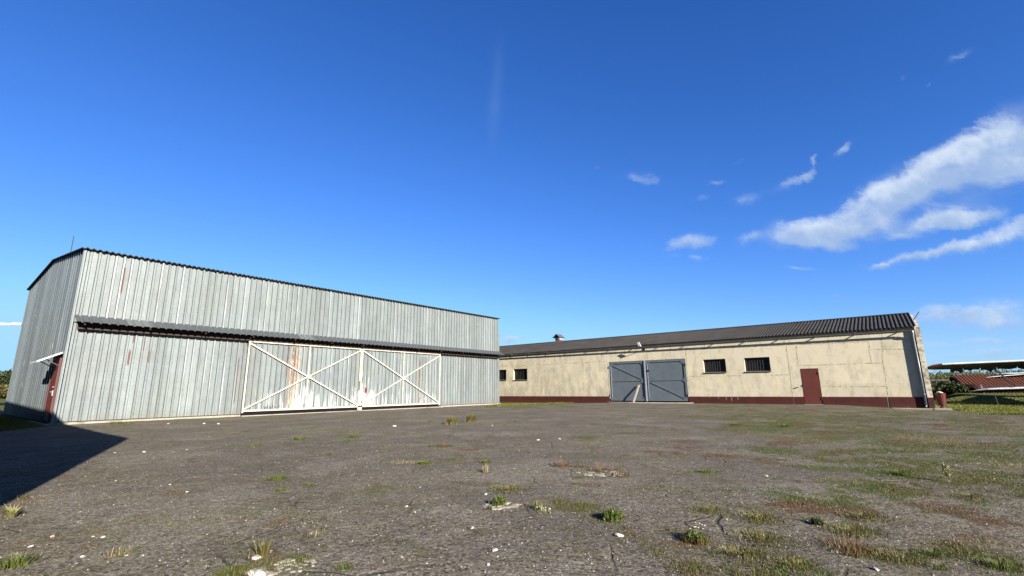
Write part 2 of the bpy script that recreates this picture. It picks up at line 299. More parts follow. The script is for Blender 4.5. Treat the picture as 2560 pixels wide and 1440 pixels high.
def mat_joint():
    m, t = newmat('panel_joint_grime')
    c = t.coord()
    n = t.noise(c, 6.0, 7, 0.75)
    col = t.mix(t.map(n, 0.38, 0.64), (0.1170, 0.0959, 0.0562), (0.3625, 0.3194, 0.2081))
    t.out(col, 0.95, 0, n, 0.5, 0.01)
    return m


def mat_plinth():
    m, t = newmat('oxblood_plinth_paint')
    c = t.coord()
    x = t.xyz(c)[0]
    n = t.noise(c, 2.4, 7, 0.7)
    col = t.mix(t.map(n, 0.35, 0.7), (0.0460, 0.0105, 0.0085), (0.0300, 0.0080, 0.0070))
    chip = t.noise(t.comb(t.m('MULTIPLY', x, 3.2), 1.0, t.m('MULTIPLY', t.xyz(c)[2], 2.0)), 1.6, 8, 0.78)
    col = t.mix(t.map(chip, 0.66, 0.69), col, (0.1273, 0.1092, 0.0880))
    dust = t.map(t.xyz(c)[2], -0.2, 0.15, 0.4, 0.0, False)
    col = t.mix(t.m('MULTIPLY', dust, t.map(n, 0.3, 0.6)), col, (0.0608, 0.0397, 0.0284))
    t.out(col, 0.85, 0, n, 0.3, 0.01, 0.15)
    return m


def mat_fin():
    m, t = newmat('flaking_gable_render')
    c = t.coord()
    z = t.xyz(c)[2]
    br = t.n('ShaderNodeTexBrick')
    t.put(br.inputs['Vector'], t.comb(t.m('ADD', t.xyz(c)[0], t.xyz(c)[1]), z, 0.0))
    br.inputs['Scale'].default_value = 4.2
    br.inputs['Color1'].default_value = (0.134, 0.091, 0.063, 1)
    br.inputs['Color2'].default_value = (0.190, 0.154, 0.122, 1)
    br.inputs['Mortar'].default_value = (0.229, 0.205, 0.182, 1)
    br.inputs['Mortar Size'].default_value = 0.03
    n = t.noise(c, 3.0, 8, 0.7)
    up = t.map(z, 1.1, 1.5)
    f = t.m('MULTIPLY', t.m('MULTIPLY', t.map(n, 0.46, 0.56), up), 0.8)
    col = t.mix(f, (0.3721, 0.3334, 0.2449), br.outputs[0])
    col = t.mix(t.m('MULTIPLY', t.map(t.noise(c, 4, 8, 0.75), 0.47, 0.60), 0.8), col, (0.0980, 0.0782, 0.0585))
    t.out(col, 0.95, 0, n, 0.7, 0.03)
    return m


def mat_roof(name, col):
    m, t = newmat(name)
    c = t.coord()
    n = t.noise(c, 1.2, 8, 0.7)
    cc = t.mix(t.map(n, 0.35, 0.65), col, tuple(v * 0.55 for v in col))
    l = t.noise(c, 9.0, 8, 0.75)
    cc = t.mix(t.m('MULTIPLY', t.map(l, 0.55, 0.66), 0.28), cc, (0.0782, 0.0735, 0.0640))
    t.out(cc, 0.9, 0, l, 0.4, 0.01, 0.2)
    return m


def mat_asphalt():
    m, t = newmat('worn_asphalt')
    c = t.coord('Object')
    at = t.n('ShaderNodeAttribute', attribute_name='cover')
    cov = t.xyz(at.outputs['Vector'])
    big = t.noise(c, 0.35, 5, 0.6)
    mid = t.noise(c, 1.6, 7, 0.65)
    col = t.mix(t.map(big, 0.38, 0.62), (0.0952, 0.0809, 0.0607), (0.0765, 0.0659, 0.0551))
    col = t.mix(t.m('MULTIPLY', t.map(mid, 0.46, 0.66), 0.6), col, (0.1088, 0.0917, 0.0600))
    col = t.mix(t.m('MULTIPLY', t.map(t.noise(c, 0.9, 8, 0.7), 0.58, 0.68), 0.6), col, (0.0511, 0.0442, 0.0389))
    mott = t.noise(c, 2.3, 9, 0.75)
    col = t.mix(t.m('MULTIPLY', t.map(mott, 0.50, 0.60), 0.75), col, (0.0646, 0.0560, 0.0308))
    dust = t.noise(t.v('ADD', c, (13.0, 5.0, 0.0)), 0.55, 7, 0.7)
    col = t.mix(t.m('MULTIPLY', t.map(dust, 0.50, 0.60), 0.75), col, (0.1205, 0.1056, 0.0821))
    rust = t.noise(t.v('ADD', c, (3.0, 45.0, 0.0)), 1.1, 9, 0.74)
    col = t.mix(t.m('MULTIPLY', t.map(rust, 0.56, 0.66), 0.55), col, (0.0846, 0.0564, 0.0399))
    # aggregate, coarse and fine
    g1 = t.voro(c, 75.0, out='Color')
    gs = t.n('ShaderNodeSeparateColor'); t.put(gs.inputs[0], g1)
    col = t.gain(col, t.map(gs.outputs[0], 0, 1, 0.50, 1.50, False))
    g2 = t.voro(c, 26.0, out='Color')
    gs2 = t.n('ShaderNodeSeparateColor'); t.put(gs2.inputs[0], g2)
    gd = t.voro(c, 26.0)
    col = t.gain(col, t.map(gs2.outputs[0], 0, 1, 0.78, 1.22, False))
    peb = t.m('MULTIPLY', t.map(gs2.outputs[1], 0.92, 0.94), t.map(gd, 0.20, 0.34, 1.0, 0.0))
    col = t.mix(t.m('MULTIPLY', peb, 0.6), col, (0.2041, 0.1835, 0.1540))
    pit_shade = t.m('MULTIPLY', t.map(gs2.outputs[2], 0.80, 0.83), t.map(gd, 0.25, 0.45, 1.0, 0.0))
    col = t.mix(t.m('MULTIPLY', pit_shade, 0.8), col, (0.0188, 0.0167, 0.0114))  # dark specks: shadows of small bumps painted into the asphalt colour
    # tiny weeds and moss everywhere in the pores
    pore = t.noise(c, 11.0, 8, 0.78)
    area = t.noise(c, 0.7, 5, 0.6)
    pf = t.map(t.m('ADD', pore, t.m('MULTIPLY', t.m('SUBTRACT', area, 0.5), 0.5)), 0.545, 0.63)
    col = t.mix(t.m('MULTIPLY', pf, 0.62), col, (0.0561, 0.0501, 0.0179))
    pore2 = t.noise(t.v('ADD', c, (31.0, 7.0, 0.0)), 7.0, 9, 0.8)
    col = t.mix(t.m('MULTIPLY', t.map(pore2, 0.62, 0.68), 0.7), col, (0.0255, 0.0225, 0.0129))
    # crazing
    wv = t.v('ADD', c, t.scale(t.noise(c, 3.0, 4, 0.6, out='Color'), (0.1845, 0.1809, 0.0000)))
    cr = t.voro(wv, 1.15, 'DISTANCE_TO_EDGE')
    cr2 = t.voro(wv, 4.2, 'DISTANCE_TO_EDGE')
    ck = t.m('MULTIPLY', t.map(cr, 0.004, 0.016, 1.0, 0.0), t.map(t.noise(c, 0.8, 3), 0.45, 0.6))
    ck2 = t.m('MULTIPLY', t.map(cr2, 0.006, 0.03, 1.0, 0.0), t.map(t.noise(c, 0.6, 3), 0.50, 0.62))
    ckm = t.m('MAXIMUM', ck, t.m('MULTIPLY', ck2, 0.4))
    col = t.mix(t.m('MULTIPLY', ckm, 0.55), col, (0.0238, 0.0217, 0.0114))
    # moss, dead weed litter and dust where plants grow
    lit = t.noise(c, 30.0, 5, 0.7)
    rag = t.noise(c, 8.0, 8, 0.75)
    f = t.map(t.m('ADD', cov[0], t.m('ADD', t.m('MULTIPLY', t.m('SUBTRACT', lit, 0.5), 0.8), t.m('MULTIPLY', t.m('SUBTRACT', rag, 0.5), 1.5))), 0.32, 0.72)
    mc = t.mix(cov[1], (0.044, 0.051, 0.0130), (0.0604, 0.0308, 0.0162))
    mc = t.mix(cov[2], mc, (0.1106, 0.0851, 0.0478))
    mc = t.gain(mc, t.map(t.noise(c, 60.0, 3), 0.3, 0.7, 0.55, 1.45, False))
    col = t.mix(t.m('MULTIPLY', f, 0.82), col, mc)
    h = t.m('ADD', t.m('MULTIPLY', gd, -0.35), t.m('MULTIPLY', t.noise(c, 45.0, 5, 0.75), 0.6))
    h = t.m('ADD', h, t.m('MULTIPLY', t.noise(c, 9.0, 6, 0.7), 1.5))
    h = t.m('SUBTRACT', h, t.m('MULTIPLY', ckm, 1.2))
    t.out(col, 0.95, 0, h, 0.7, 0.014, 0.12)
    return m


def mat_leaf(name, c1, c2, trans=0.25, c3=None):
    m, t = newmat(name)
    g = t.n('ShaderNodeNewGeometry')
    col = t.mix(g.outputs['Random Per Island'], c1, c2)
    if c3:
        rr = t.m('FRACT', t.m('MULTIPLY', g.outputs['Random Per Island'], 17.3))
        col = t.mix(t.map(rr, 0.72, 0.78), col, c3)
    p = t.n('ShaderNodeBsdfPrincipled')
    t.put(p.inputs['Base Color'], col); t.put(p.inputs['Roughness'], 0.6)
    t.put(p.inputs['Specular IOR Level'], 0.25)
    tr = t.n('ShaderNodeBsdfTranslucent')
    t.put(tr.inputs[0], col)
    mx = t.n('ShaderNodeMixShader')
    mx.inputs[0].default_value = trans
    t.t.links.new(p.outputs[0], mx.inputs[1]); t.t.links.new(tr.outputs[0], mx.inputs[2])
    o = t.n('ShaderNodeOutputMaterial')
    t.t.links.new(mx.outputs[0], o.inputs[0])
    return m


def mat_field():
    m, t = newmat('meadow_grass')
    c = t.coord('Object')
    n = t.noise(c, 0.08, 6, 0.6)
    n2 = t.noise(c, 2.0, 7, 0.7)
    col = t.mix(t.map(n, 0.35, 0.65), (0.0514, 0.0608, 0.0111), (0.0687, 0.0664, 0.0198))
    col = t.gain(col, t.map(n2, 0.3, 0.7, 0.65, 1.3, False))
    t.out(col, 0.9, 0, t.noise(c, 25.0, 5, 0.7), 0.9, 0.05, 0.1)
    return m


M = {}
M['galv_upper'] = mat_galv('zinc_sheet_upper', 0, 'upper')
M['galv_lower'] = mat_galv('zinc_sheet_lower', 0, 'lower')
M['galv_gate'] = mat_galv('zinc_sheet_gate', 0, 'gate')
M['galv_side_shaded'] = mat_galv('zinc_sheet_side_shaded', 1, 'side', (0.041, 0.050, 0.054))  # same zinc as the front, base darkened to put shade into the side
M['galv_canopy'] = mat_galv('zinc_sheet_awning', 0, 'canopy')
M['white_paint'] = mat_whitepaint('flaking_white_paint')
M['cream'] = mat_cream()
M['joint'] = mat_joint()
M['plinth'] = mat_plinth()
M['fin'] = mat_fin()
M['roof_grey'] = mat_roof('fibre_cement_roof', (0.024, 0.0215, 0.0185))
M['roof_dark'] = mat_roof('dark_corrugated_roof', (0.0198, 0.0198, 0.0205))
M['asphalt'] = mat_asphalt()
M['field'] = mat_field()
M['track'] = mat_plain('brown_steel_track', (0.0292, 0.0174, 0.0134), 0.7, 0.3, 5)
M['black'] = mat_plain('black_rubber_and_gap_shade', (0.004, 0.004, 0.004), 0.9, 0.3, 5, spec=0.1)  # black parts, and the painted shade in the gaps under the gates
M['dark_in'] = mat_plain('interior_shade', (0.0047, 0.0040, 0.0040), 0.9)  # near-black colour stands for the shade inside the warehouse
M['glass'] = mat_plain('dusty_dark_glass', (0.0055, 0.0047, 0.0047), 0.35, 0.2, 8)
M['bar'] = mat_plain('brown_iron_bars', (0.012, 0.010, 0.009), 0.6, 0.2, 8)
M['sill'] = mat_plain('grey_zinc_sill', (0.0419, 0.0419, 0.0395), 0.5, 0.25, 8)
M['concrete'] = mat_plain('pale_concrete', (0.1959, 0.1738, 0.1375), 0.95, 0.2, 3, dirt=(0.0829, 0.0687, 0.0490), dirt_amt=0.7)
M['concrete_white'] = mat_plain('white_weathered_concrete', (0.21, 0.19, 0.155), 0.95, 0.35, 14, dirt=(0.085, 0.076, 0.056), dirt_amt=0.95, bstr=0.9)
M['gate_grey'] = mat_plain('blue_grey_gate_paint', (0.0617, 0.0749, 0.0853), 0.55, 0.14, 1.6, dirt=(0.0735, 0.0806, 0.0853), dirt_amt=0.6)
M['gate_edge'] = mat_plain('bright_grey_gate_edge', (0.1667, 0.1809, 0.1959), 0.5, 0.12, 4)
M['oxide_door'] = mat_plain('oxide_red_door_paint', (0.0644, 0.0148, 0.0093), 0.6, 0.16, 2.2, dirt=(0.0537, 0.0174, 0.0134), dirt_amt=0.6)
M['zinc'] = mat_plain('zinc_pipe', (0.2251, 0.2449, 0.2449), 0.4, 0.12, 6, metal=0.25)
M['zinc_dark'] = mat_plain('old_zinc_gutter', (0.1074, 0.1106, 0.1074), 0.5, 0.25, 3, metal=0.2)
M['wood_dark'] = mat_plain('dark_eave_board', (0.0490, 0.0450, 0.0379), 0.9, 0.3, 4)
M['wood_grey'] = mat_plain('bleached_grey_timber', (0.2157, 0.1864, 0.1469), 0.9, 0.25, 9, dirt=(0.1074, 0.0885, 0.0687), dirt_amt=0.8)
M['brick'] = mat_plain('red_chimney_brick', (0.0980, 0.0363, 0.0269), 0.9, 0.3, 9)
M['mortar_white'] = mat_plain('white_mortar_cap', (0.3523, 0.3429, 0.3231), 0.9, 0.1, 5)
M['cap_tin'] = mat_plain('dull_tin_cap', (0.0782, 0.0885, 0.0980), 0.45, 0.2, 5, metal=0.3)
M['red'] = mat_plain('faded_red_plastic', (0.052, 0.0050, 0.0060), 0.55, 0.18, 5)
M['white'] = mat_plain('dirty_white_enamel', (0.3231, 0.3184, 0.2986), 0.5, 0.12, 6)
M['wing_white'] = mat_plain('weathered_white_fabric', (0.3034, 0.3184, 0.3184), 0.6, 0.14, 2.5, dirt=(0.1620, 0.1667, 0.1620), dirt_amt=0.6)
M['wing_dark'] = mat_plain('grimy_shaded_fabric', (0.0174, 0.0158, 0.0134), 0.85, 0.4, 3, dirt=(0.0782, 0.0687, 0.0585), dirt_amt=0.5)  # wing undersides: grime and underside shade both put into the colour
M['wing_red'] = mat_plain('faded_red_wing_tip', (0.0829, 0.0221, 0.0158), 0.6, 0.25, 3, dirt=(0.1469, 0.1074, 0.0640), dirt_amt=0.7)
M['rust_sheet'] = mat_plain('rust_red_corrugated_sheet', (0.0909, 0.0300, 0.0158), 0.85, 0.25, 2.2, dirt=(0.0537, 0.0221, 0.0150), dirt_amt=0.7)
M['rust_pink'] = mat_plain('faded_maroon_corrugated_sheet', (0.0980, 0.0395, 0.0332), 0.85, 0.2, 2.2, dirt=(0.0640, 0.0292, 0.0245), dirt_amt=0.6)
M['fence'] = mat_plain('dark_weathered_board', (0.0198, 0.0150, 0.0111), 0.9, 0.4, 4)
M['stone'] = mat_plain('white_pebble', (0.27, 0.25, 0.215), 0.9, 0.35, 40)
M['litter'] = mat_plain('dusty_litter', (0.085, 0.074, 0.052), 0.95, 0.4, 14, dirt=(0.045, 0.042, 0.02), dirt_amt=0.9, bstr=0.8)
M['soil'] = mat_plain('damp_soil', (0.0245, 0.0198, 0.0134), 0.95, 0.3, 8)
M['bark'] = mat_plain('grey_bark', (0.0490, 0.0395, 0.0292), 0.9, 0.3, 9)
M['yard_wall'] = mat_plain('grey_block_wall', (0.2054, 0.1959, 0.1762), 0.9, 0.15, 2)
M['leaf_green'] = mat_leaf('fresh_green_leaf', (0.042, 0.060, 0.0085), (0.072, 0.088, 0.018))
M['leaf_olive'] = mat_leaf('olive_grass', (0.0578, 0.0632, 0.0135), (0.0931, 0.0904, 0.0242), 0.25, (0.0735, 0.0363, 0.0174))
M['leaf_red'] = mat_leaf('reddish_weed', (0.0829, 0.0340, 0.0158), (0.0980, 0.0561, 0.0245), 0.2, (0.0585, 0.0561, 0.0150))
M['leaf_tan'] = mat_leaf('dry_straw_grass', (0.1667, 0.1319, 0.0758), (0.2157, 0.1762, 0.1074), 0.2, (0.0980, 0.0829, 0.0340))
M['leaf_pale'] = mat_leaf('pale_yellow_green_leaf', (0.1177, 0.1130, 0.0419), (0.1564, 0.1469, 0.0640))
M['leaf_lawn'] = mat_leaf('lawn_grass', (0.062, 0.080, 0.0055), (0.098, 0.105, 0.012), 0.3, (0.11, 0.10, 0.03))
M['leaf_dark'] = mat_leaf('dark_hedge_leaf', (0.0150, 0.0237, 0.0055), (0.0340, 0.0419, 0.0111))
M['leaf_maize'] = mat_leaf('maize_leaf', (0.0340, 0.0537, 0.0111), (0.0585, 0.0711, 0.0174), 0.25, (0.1074, 0.0885, 0.0395))
M['petal'] = mat_plain('white_petal', (0.3918, 0.3824, 0.3429), 0.7, 0.05, 9)


# ------------------------------------------------------------------ mesh helper
class MB:
    def __init__(s):
        s.v = []; s.f = []; s.mi = []

    def face(s, pts, mi=0):
        b = len(s.v)
        s.v += [tuple(p) for p in pts]
        s.f.append(tuple(range(b, b + len(pts)))); s.mi.append(mi)

    def box(s, x0, x1, y0, y1, z0, z1, mi=0):
        b = len(s.v)
        s.v += [(x, y, z) for z in (z0, z1) for y in (y0, y1) for x in (x0, x1)]
        for f in ((0, 2, 3, 1), (4, 5, 7, 6), (0, 1, 5, 4), (2, 6, 7, 3), (0, 4, 6, 2), (1, 3, 7, 5)):
            s.f.append(tuple(b + i for i in f)); s.mi.append(mi)

    def bar(s, p, q, w, d, up=(0, 0, 1), mi=0):
        """square bar from p to q, w across, d along 'up' side"""
        p, q = Vector(p), Vector(q)
        a = (q - p).normalized(); u = Vector(up)
        sd_ = a.cross(u)
        if sd_.length < 1e-4: sd_ = a.cross(Vector((1, 0, 0)))
        sd_.normalize(); u = sd_.cross(a).normalized()
        b = len(s.v)
        for e in (p, q):
            for i, j in ((-1, -1), (1, -1), (1, 1), (-1, 1)):
                s.v.append(tuple(e + sd_ * i * w / 2 + u * j * d / 2))
        for f in ((0, 1, 2, 3), (7, 6, 5, 4), (0, 4, 5, 1), (1, 5, 6, 2), (2, 6, 7, 3), (3, 7, 4, 0)):
            s.f.append(tuple(b + i for i in f)); s.mi.append(mi)

    def tube(s, pts, r, n=8, mi=0, cap=True):
        pts = [Vector(p) for p in pts]
        rs = r if isinstance(r, (list, tuple)) else [r] * len(pts)
        b = len(s.v)
        for i, p in enumerate(pts):
            a = (pts[min(i + 1, len(pts) - 1)] - pts[max(i - 1, 0)]).normalized()
            u = a.cross(Vector((0.13, 0.31, 0.94)))
            if u.length < 1e-3: u = a.cross(Vector((1, 0, 0)))
            u.normalize(); w = a.cross(u)
            for k in range(n):
                t = 2 * math.pi * k / n
                s.v.append(tuple(p + (u * math.cos(t) + w * math.sin(t)) * rs[i]))
        for i in range(len(pts) - 1):
            for k in range(n):
                k2 = (k + 1) % n
                s.f.append((b + i * n + k, b + i * n + k2, b + (i + 1) * n + k2, b + (i + 1) * n + k)); s.mi.append(mi)
        if cap:
            s.f.append(tuple(b + k for k in range(n))[::-1]); s.mi.append(mi)
            s.f.append(tuple(b + (len(pts) - 1) * n + k for k in range(n))); s.mi.append(mi)

    def prism(s, poly, axis, a0, a1, mi=0):
        """extrude a 2-D polygon along a local axis (0 x, 1 y, 2 z)"""
        def P(u, v, a):
            return {0: (a, u, v), 1: (u, a, v), 2: (u, v, a)}[axis]
        n = len(poly); b = len(s.v)
        s.v += [P(u, v, a0) for u, v in poly] + [P(u, v, a1) for u, v in poly]
        s.f.append(tuple(b + i for i in range(n))[::-1]); s.mi.append(mi)
        s.f.append(tuple(b + n + i for i in range(n))); s.mi.append(mi)
        for i in range(n):
            j = (i + 1) % n
            s.f.append((b + i, b + j, b + n + j, b + n + i)); s.mi.append(mi)

    def build(s, name, mats, parent=None, smooth=False, loc=None):
        me = bpy.data.meshes.new(name)
        me.from_pydata(s.v, [], s.f)
        if not isinstance(mats, (list, tuple)): mats = [mats]
        for m in mats: me.materials.append(M[m] if isinstance(m, str) else m)
        if any(s.mi): me.polygons.foreach_set('material_index', s.mi)
        if smooth: me.polygons.foreach_set('use_smooth', [True] * len(me.polygons))
        me.validate(); me.update()
        o = bpy.data.objects.new(name, me)
        COL.objects.link(o)
        if parent: o.parent = parent
        if loc: o.location = loc
        return o


def np_mesh(name, V, F, mats, parent=None, mi=None, smooth=False):
    """V (n,3), F (m,k) with constant k"""
    me = bpy.data.meshes.new(name)
    V = np.asarray(V, np.float32); F = np.asarray(F, np.int32)
    me.vertices.add(len(V)); me.vertices.foreach_set('co', V.ravel())
    k = F.shape[1]
    me.loops.add(F.size); me.loops.foreach_set('vertex_index', F.ravel())
    me.polygons.add(len(F)); me.polygons.foreach_set('loop_start', np.arange(0, F.size, k, dtype=np.int32))
    if not isinstance(mats, (list, tuple)): mats = [mats]
    for m in mats: me.materials.append(M[m])
    if mi is not None: me.polygons.foreach_set('material_index', np.asarray(mi, np.int32))
    if smooth: me.polygons.foreach_set('use_smooth', np.ones(len(F), bool))
    me.update(calc_edges=True)
    o = bpy.data.objects.new(name, me)
    COL.objects.link(o)
    if parent: o.parent = parent
    return o


def tag(o, label=None, cat=None, group=None, kind=None):
    if label: o['label'] = label
    if cat: o['category'] = cat
    if group: o['group'] = group
    if kind: o['kind'] = kind
    return o


def thing(name, label, cat, loc=(0, 0, 0), rotz=0.0, group=None):
    o = bpy.data.objects.new(name, None)
    o.empty_display_size = 0.3
    COL.objects.link(o)
    o.location = loc; o.rotation_euler = (0, 0, rotz)
    return tag(o, label, cat, group)


# ------------------------------------------------------------------ ground shape and plant cover
HZ = 0.6697                       # bearing of the hangar front (radians east of +Y)
HA = (-16.477, 17.341)            # hangar front left corner
WA = (22.861, 26.535)             # warehouse front right corner
Dv = np.array([math.sin(HZ), math.cos(HZ)])
Nv = np.array([math.cos(HZ), -math.sin(HZ)])


def ss(a, b, x):
    t = np.clip((np.asarray(x, float) - a) / (b - a), 0, 1)
    return t * t * (3 - 2 * t)


_LAT = np.random.default_rng(5).random((256, 256))


def vnoise(x, y):
    xi = np.floor(x).astype(int); yi = np.floor(y).astype(int)
    fx = x - xi; fy = y - yi
    fx = fx * fx * (3 - 2 * fx); fy = fy * fy * (3 - 2 * fy)
    g = lambda i, j: _LAT[i % 256, j % 256]
    return ((g(xi, yi) * (1 - fx) + g(xi + 1, yi) * fx) * (1 - fy)
            + (g(xi, yi + 1) * (1 - fx) + g(xi + 1, yi + 1) * fx) * fy)


def fbm(x, y, o=4):
    s = 0; a = 0.5; t = 0
    for i in range(o):
        s = s + a * vnoise(x * 2 ** i + 17.3 * i, y * 2 ** i + 5.1 * i); t += a; a *= 0.55
    return s / t


def wlocal(x, y):
    dx, dy = np.asarray(x) - WA[0], np.asarray(y) - WA[1]
    return dx * Nv[0] + dy * Nv[1], dx * Dv[0] + dy * Dv[1]


def gz(x, y):
    """height of the ground: the yard falls a little at the right end of the warehouse, the lawn behind rises"""
    lx, ly = wlocal(x, y)
    h = -0.19 * ss(-5.0, 0.3, lx) * ss(-13.0, -2.0, ly)
    h = h + 0.66 * ss(0.6, 3.0, lx) * ss(31.0, 41.0, np.asarray(y))
    r = np.hypot(x, y)
    h = h + (fbm(np.asarray(x) * 0.35 + 40, np.asarray(y) * 0.35 + 40, 3) - 0.5) * 0.05 * ss(2.5, 7, r) * ss(0, 1.2, -ly)
    return h


PX = np.array([[p[0], p[1], p[2], p[3], p[5]] for p in PATCHES])
PT = [p[4] for p in PATCHES]


def cover(x, y):
    """plant cover 0..1 and its kind weights (green, olive, red, tan)"""
    x = np.asarray(x, float); y = np.asarray(y, float)
    n1 = fbm(x * 1.3 + 3, y * 1.3 + 9, 5)
    n2 = fbm(x * 0.45 + 31, y * 0.45 + 77, 4)
    n3 = fbm(x * 5.0 + 60, y * 5.0 + 20, 4)
    n4 = fbm(x * 12.0 + 6, y * 12.0 + 2, 3)
    n5 = fbm(x * 1.9 + 160, y * 1.9 + 33, 4)
    right = ss(-0.3, 3.2, x - 0.33 * y + 0.9 * (n2 - 0.5) * 4)
    far = ss(7.5, 13.0, y) * ss(1.5, 7.0, x)
    mid = ss(-4.0, 1.5, x) * ss(4.5, 9.0, y)
    dens = 0.36 + 0.32 * right + 0.10 * mid + 0.22 * far * right
    c = ss(0.0, 0.30, (0.55 * n1 + 0.25 * n2 + 0.30 * n3) - (0.74 - dens * 0.62))
    c = c * (0.55 + 0.45 * np.maximum(right, 0.6 * far)) * (0.35 + 0.65 * ss(0.36, 0.56, 0.6 * n3 + 0.4 * n4)) * (0.30 + 0.95 * ss(0.40, 0.60, n5))
    kind = np.zeros(x.shape + (4,))
    kn = fbm(x * 0.9 + 5, y * 0.9 + 51, 4)
    kn2 = fbm(x * 0.7 + 95, y * 0.7 + 11, 4)
    kind[..., 0] = c * ss(0.50, 0.60, kn) * 0.8
    kind[..., 2] = c * ss(0.47, 0.60, kn2 + 0.05 * mid) * (1 - ss(0.50, 0.60, kn)) * 0.9
    kind[..., 3] = c * ss(0.56, 0.66, fbm(x * 0.8 + 7, y * 0.8 + 140, 4)) * 0.5
    kind[..., 1] = np.maximum(c - kind[..., 0] - kind[..., 2] - kind[..., 3], 0)
    hx_ = (x - HA[0]) * Dv[0] + (y - HA[1]) * Dv[1]
    hy_ = -((x - HA[0]) * Nv[0] + (y - HA[1]) * Nv[1])
    lx_, ly_ = wlocal(x, y)
    foot = ss(-1.0, -0.45, hy_) * (hy_ < 0) * (hx_ > -0.5) * (hx_ < 25.2)
    foot = np.maximum(foot, ss(-1.6, -0.3, ly_) * (ly_ < 0.1) * (lx_ > -34))
    kind[..., 1] = np.maximum(kind[..., 1], foot * ss(0.46, 0.60, 0.5 * n3 + 0.5 * n5) * 0.8)
    kind[..., 0] = np.maximum(kind[..., 0], foot * ss(0.54, 0.64, 0.5 * n4 + 0.5 * n1) * 0.6)
    idx = {'g': 0, 'o': 1, 'r': 2, 't': 3}
    d = np.hypot(x, y) + 1e-6
    wob = 1.3 * (n3 - 0.5) + 0.9 * (n1 - 0.5)
    rag = 0.55 + 0.45 * ss(0.34, 0.58, 0.55 * n3 + 0.45 * n4)
    for (px, py, rx, ry, s), k in zip(PX, PT):
        dd = math.hypot(px, py); ux, uy = px / dd, py / dd
        a = (x - px) * uy - (y - py) * ux
        b = (x - px) * ux + (y - py) * uy
        r2 = np.sqrt((a / rx) ** 2 + (b / ry) ** 2)
        w = 1.0 * s * rag * (1 - ss(0.15, 1.45, r2 + wob * 1.5))
        kind[..., idx[k]] = np.maximum(kind[..., idx[k]], w)
    tot = kind.sum(-1)
    return np.clip(tot, 0, 1), kind


# ------------------------------------------------------------------ setting: field, yard, lawns
def grid_sheet(name, ys, xs_of, mat, zoff, with_cover=False, zfun=gz):
    rows = []
    for y in ys:
        rows.append(np.stack([xs_of(y), np.full(len(xs_of(y)), y)], 1))
    G = np.array(rows)
    nr, nc = G.shape[:2]
    X, Y = G[..., 0], G[..., 1]
    Z = zfun(X, Y) + zoff
    V = np.stack([X, Y, Z], -1).reshape(-1, 3)
    i = np.arange(nr - 1)[:, None] * nc + np.arange(nc - 1)[None, :]
    F = np.stack([i, i + 1, i + nc + 1, i + nc], -1).reshape(-1, 4)
    o = np_mesh(name, V, F, mat, smooth=True)
    if with_cover:
        c, k = cover(X.ravel(), Y.ravel())
        A = np.zeros((len(c), 3), np.float32)
        A[:, 0] = c
        s = k.sum(-1) + 1e-6
        A[:, 1] = k[:, 2] / s
        A[:, 2] = k[:, 3] / s
        at = o.data.attributes.new('cover', 'FLOAT_VECTOR', 'POINT')
        at.data.foreach_set('vector', A.ravel())
    return o


ysf = np.concatenate([np.linspace(-1500, -60, 12), np.arange(-40, 121, 4.0), np.linspace(150, 3000, 16)])
xsf = np.concatenate([np.linspace(-3000, -140, 14), np.arange(-120, 121, 4.0), np.linspace(150, 3000, 14)])
field = grid_sheet('field', ysf, lambda y: xsf, 'field', -0.10)
tag(field, kind='structure')

ysy = [-9.0]
while ysy[-1] < 37.5:
    ysy.append(ysy[-1] + max(0.05, 0.016 * abs(ysy[-1] - 1.0)))
ysy = np.array(ysy)
us = np.linspace(-1, 1, 340)
us = np.sign(us) * np.abs(us) ** 1.25


def yard_xs(y):
    # the asphalt stops at the hangar / lawn on the left and at the lawn on the right
    half = 7 + 1.15 * abs(y)
    return us * min(half, 36.0)


yard = grid_sheet('yard', ysy, yard_xs, 'asphalt', 0.0, True)
tag(yard, kind='structure')


def lawn_sheet(name, poly, zoff, step=0.5):
    """a lawn polygon (convex, world metres) as a fine sheet over the yard"""
    P = np.array(poly)
    n = len(P)
    # fan of quads between the two long sides
    a = [np.linspace(0, 1, 60)[:, None] * (P[1] - P[0]) + P[0], np.linspace(0, 1, 60)[:, None] * (P[2] - P[3]) + P[3]]
    t = np.linspace(0, 1, 40)
    G = a[0][None] * (1 - t[:, None, None]) + a[1][None] * t[:, None, None]
    edge = (fbm(G[..., 0] * 3, G[..., 1] * 3, 3) - 0.5) * 0.35
    Z = gz(G[..., 0], G[..., 1]) + zoff
    V = np.concatenate([G, Z[..., None]], -1)
    nr, nc = V.shape[:2]
    i = np.arange(nr - 1)[:, None] * nc + np.arange(nc - 1)[None, :]
    F = np.stack([i, i + 1, i + nc + 1, i + nc], -1).reshape(-1, 4)
    o = np_mesh(name, V.reshape(-1, 3), F, 'field', smooth=True)
    tag(o, kind='structure')
    return o


LAWN_R = [(24.2, 27.3), (20.4, 20.6), (46.0, 6.0), (60.0, 40.0)]
LAWN_R = [(19.9, 20.2), (48.0, 4.0), (80.0, 70.0), (30.0, 36.0)]
LAWN_L = [(-16.15, 16.45), (-15.2, 13.6), (-40.0, 26.0), (-29.0, 27.2)]
LAWN_L = [(-15.5, 14.6), (-16.2, 16.5), (-28.6, 27.0), (-42.0, 20.0)]
LAWN_M = [(-1.6, 31.2), (-0.9, 34.2), (3.6, 37.1), (4.6, 36.0)]
lawn_sheet('lawn', LAWN_R, 0.012)
lawn_sheet('lawn', LAWN_L, 0.012)


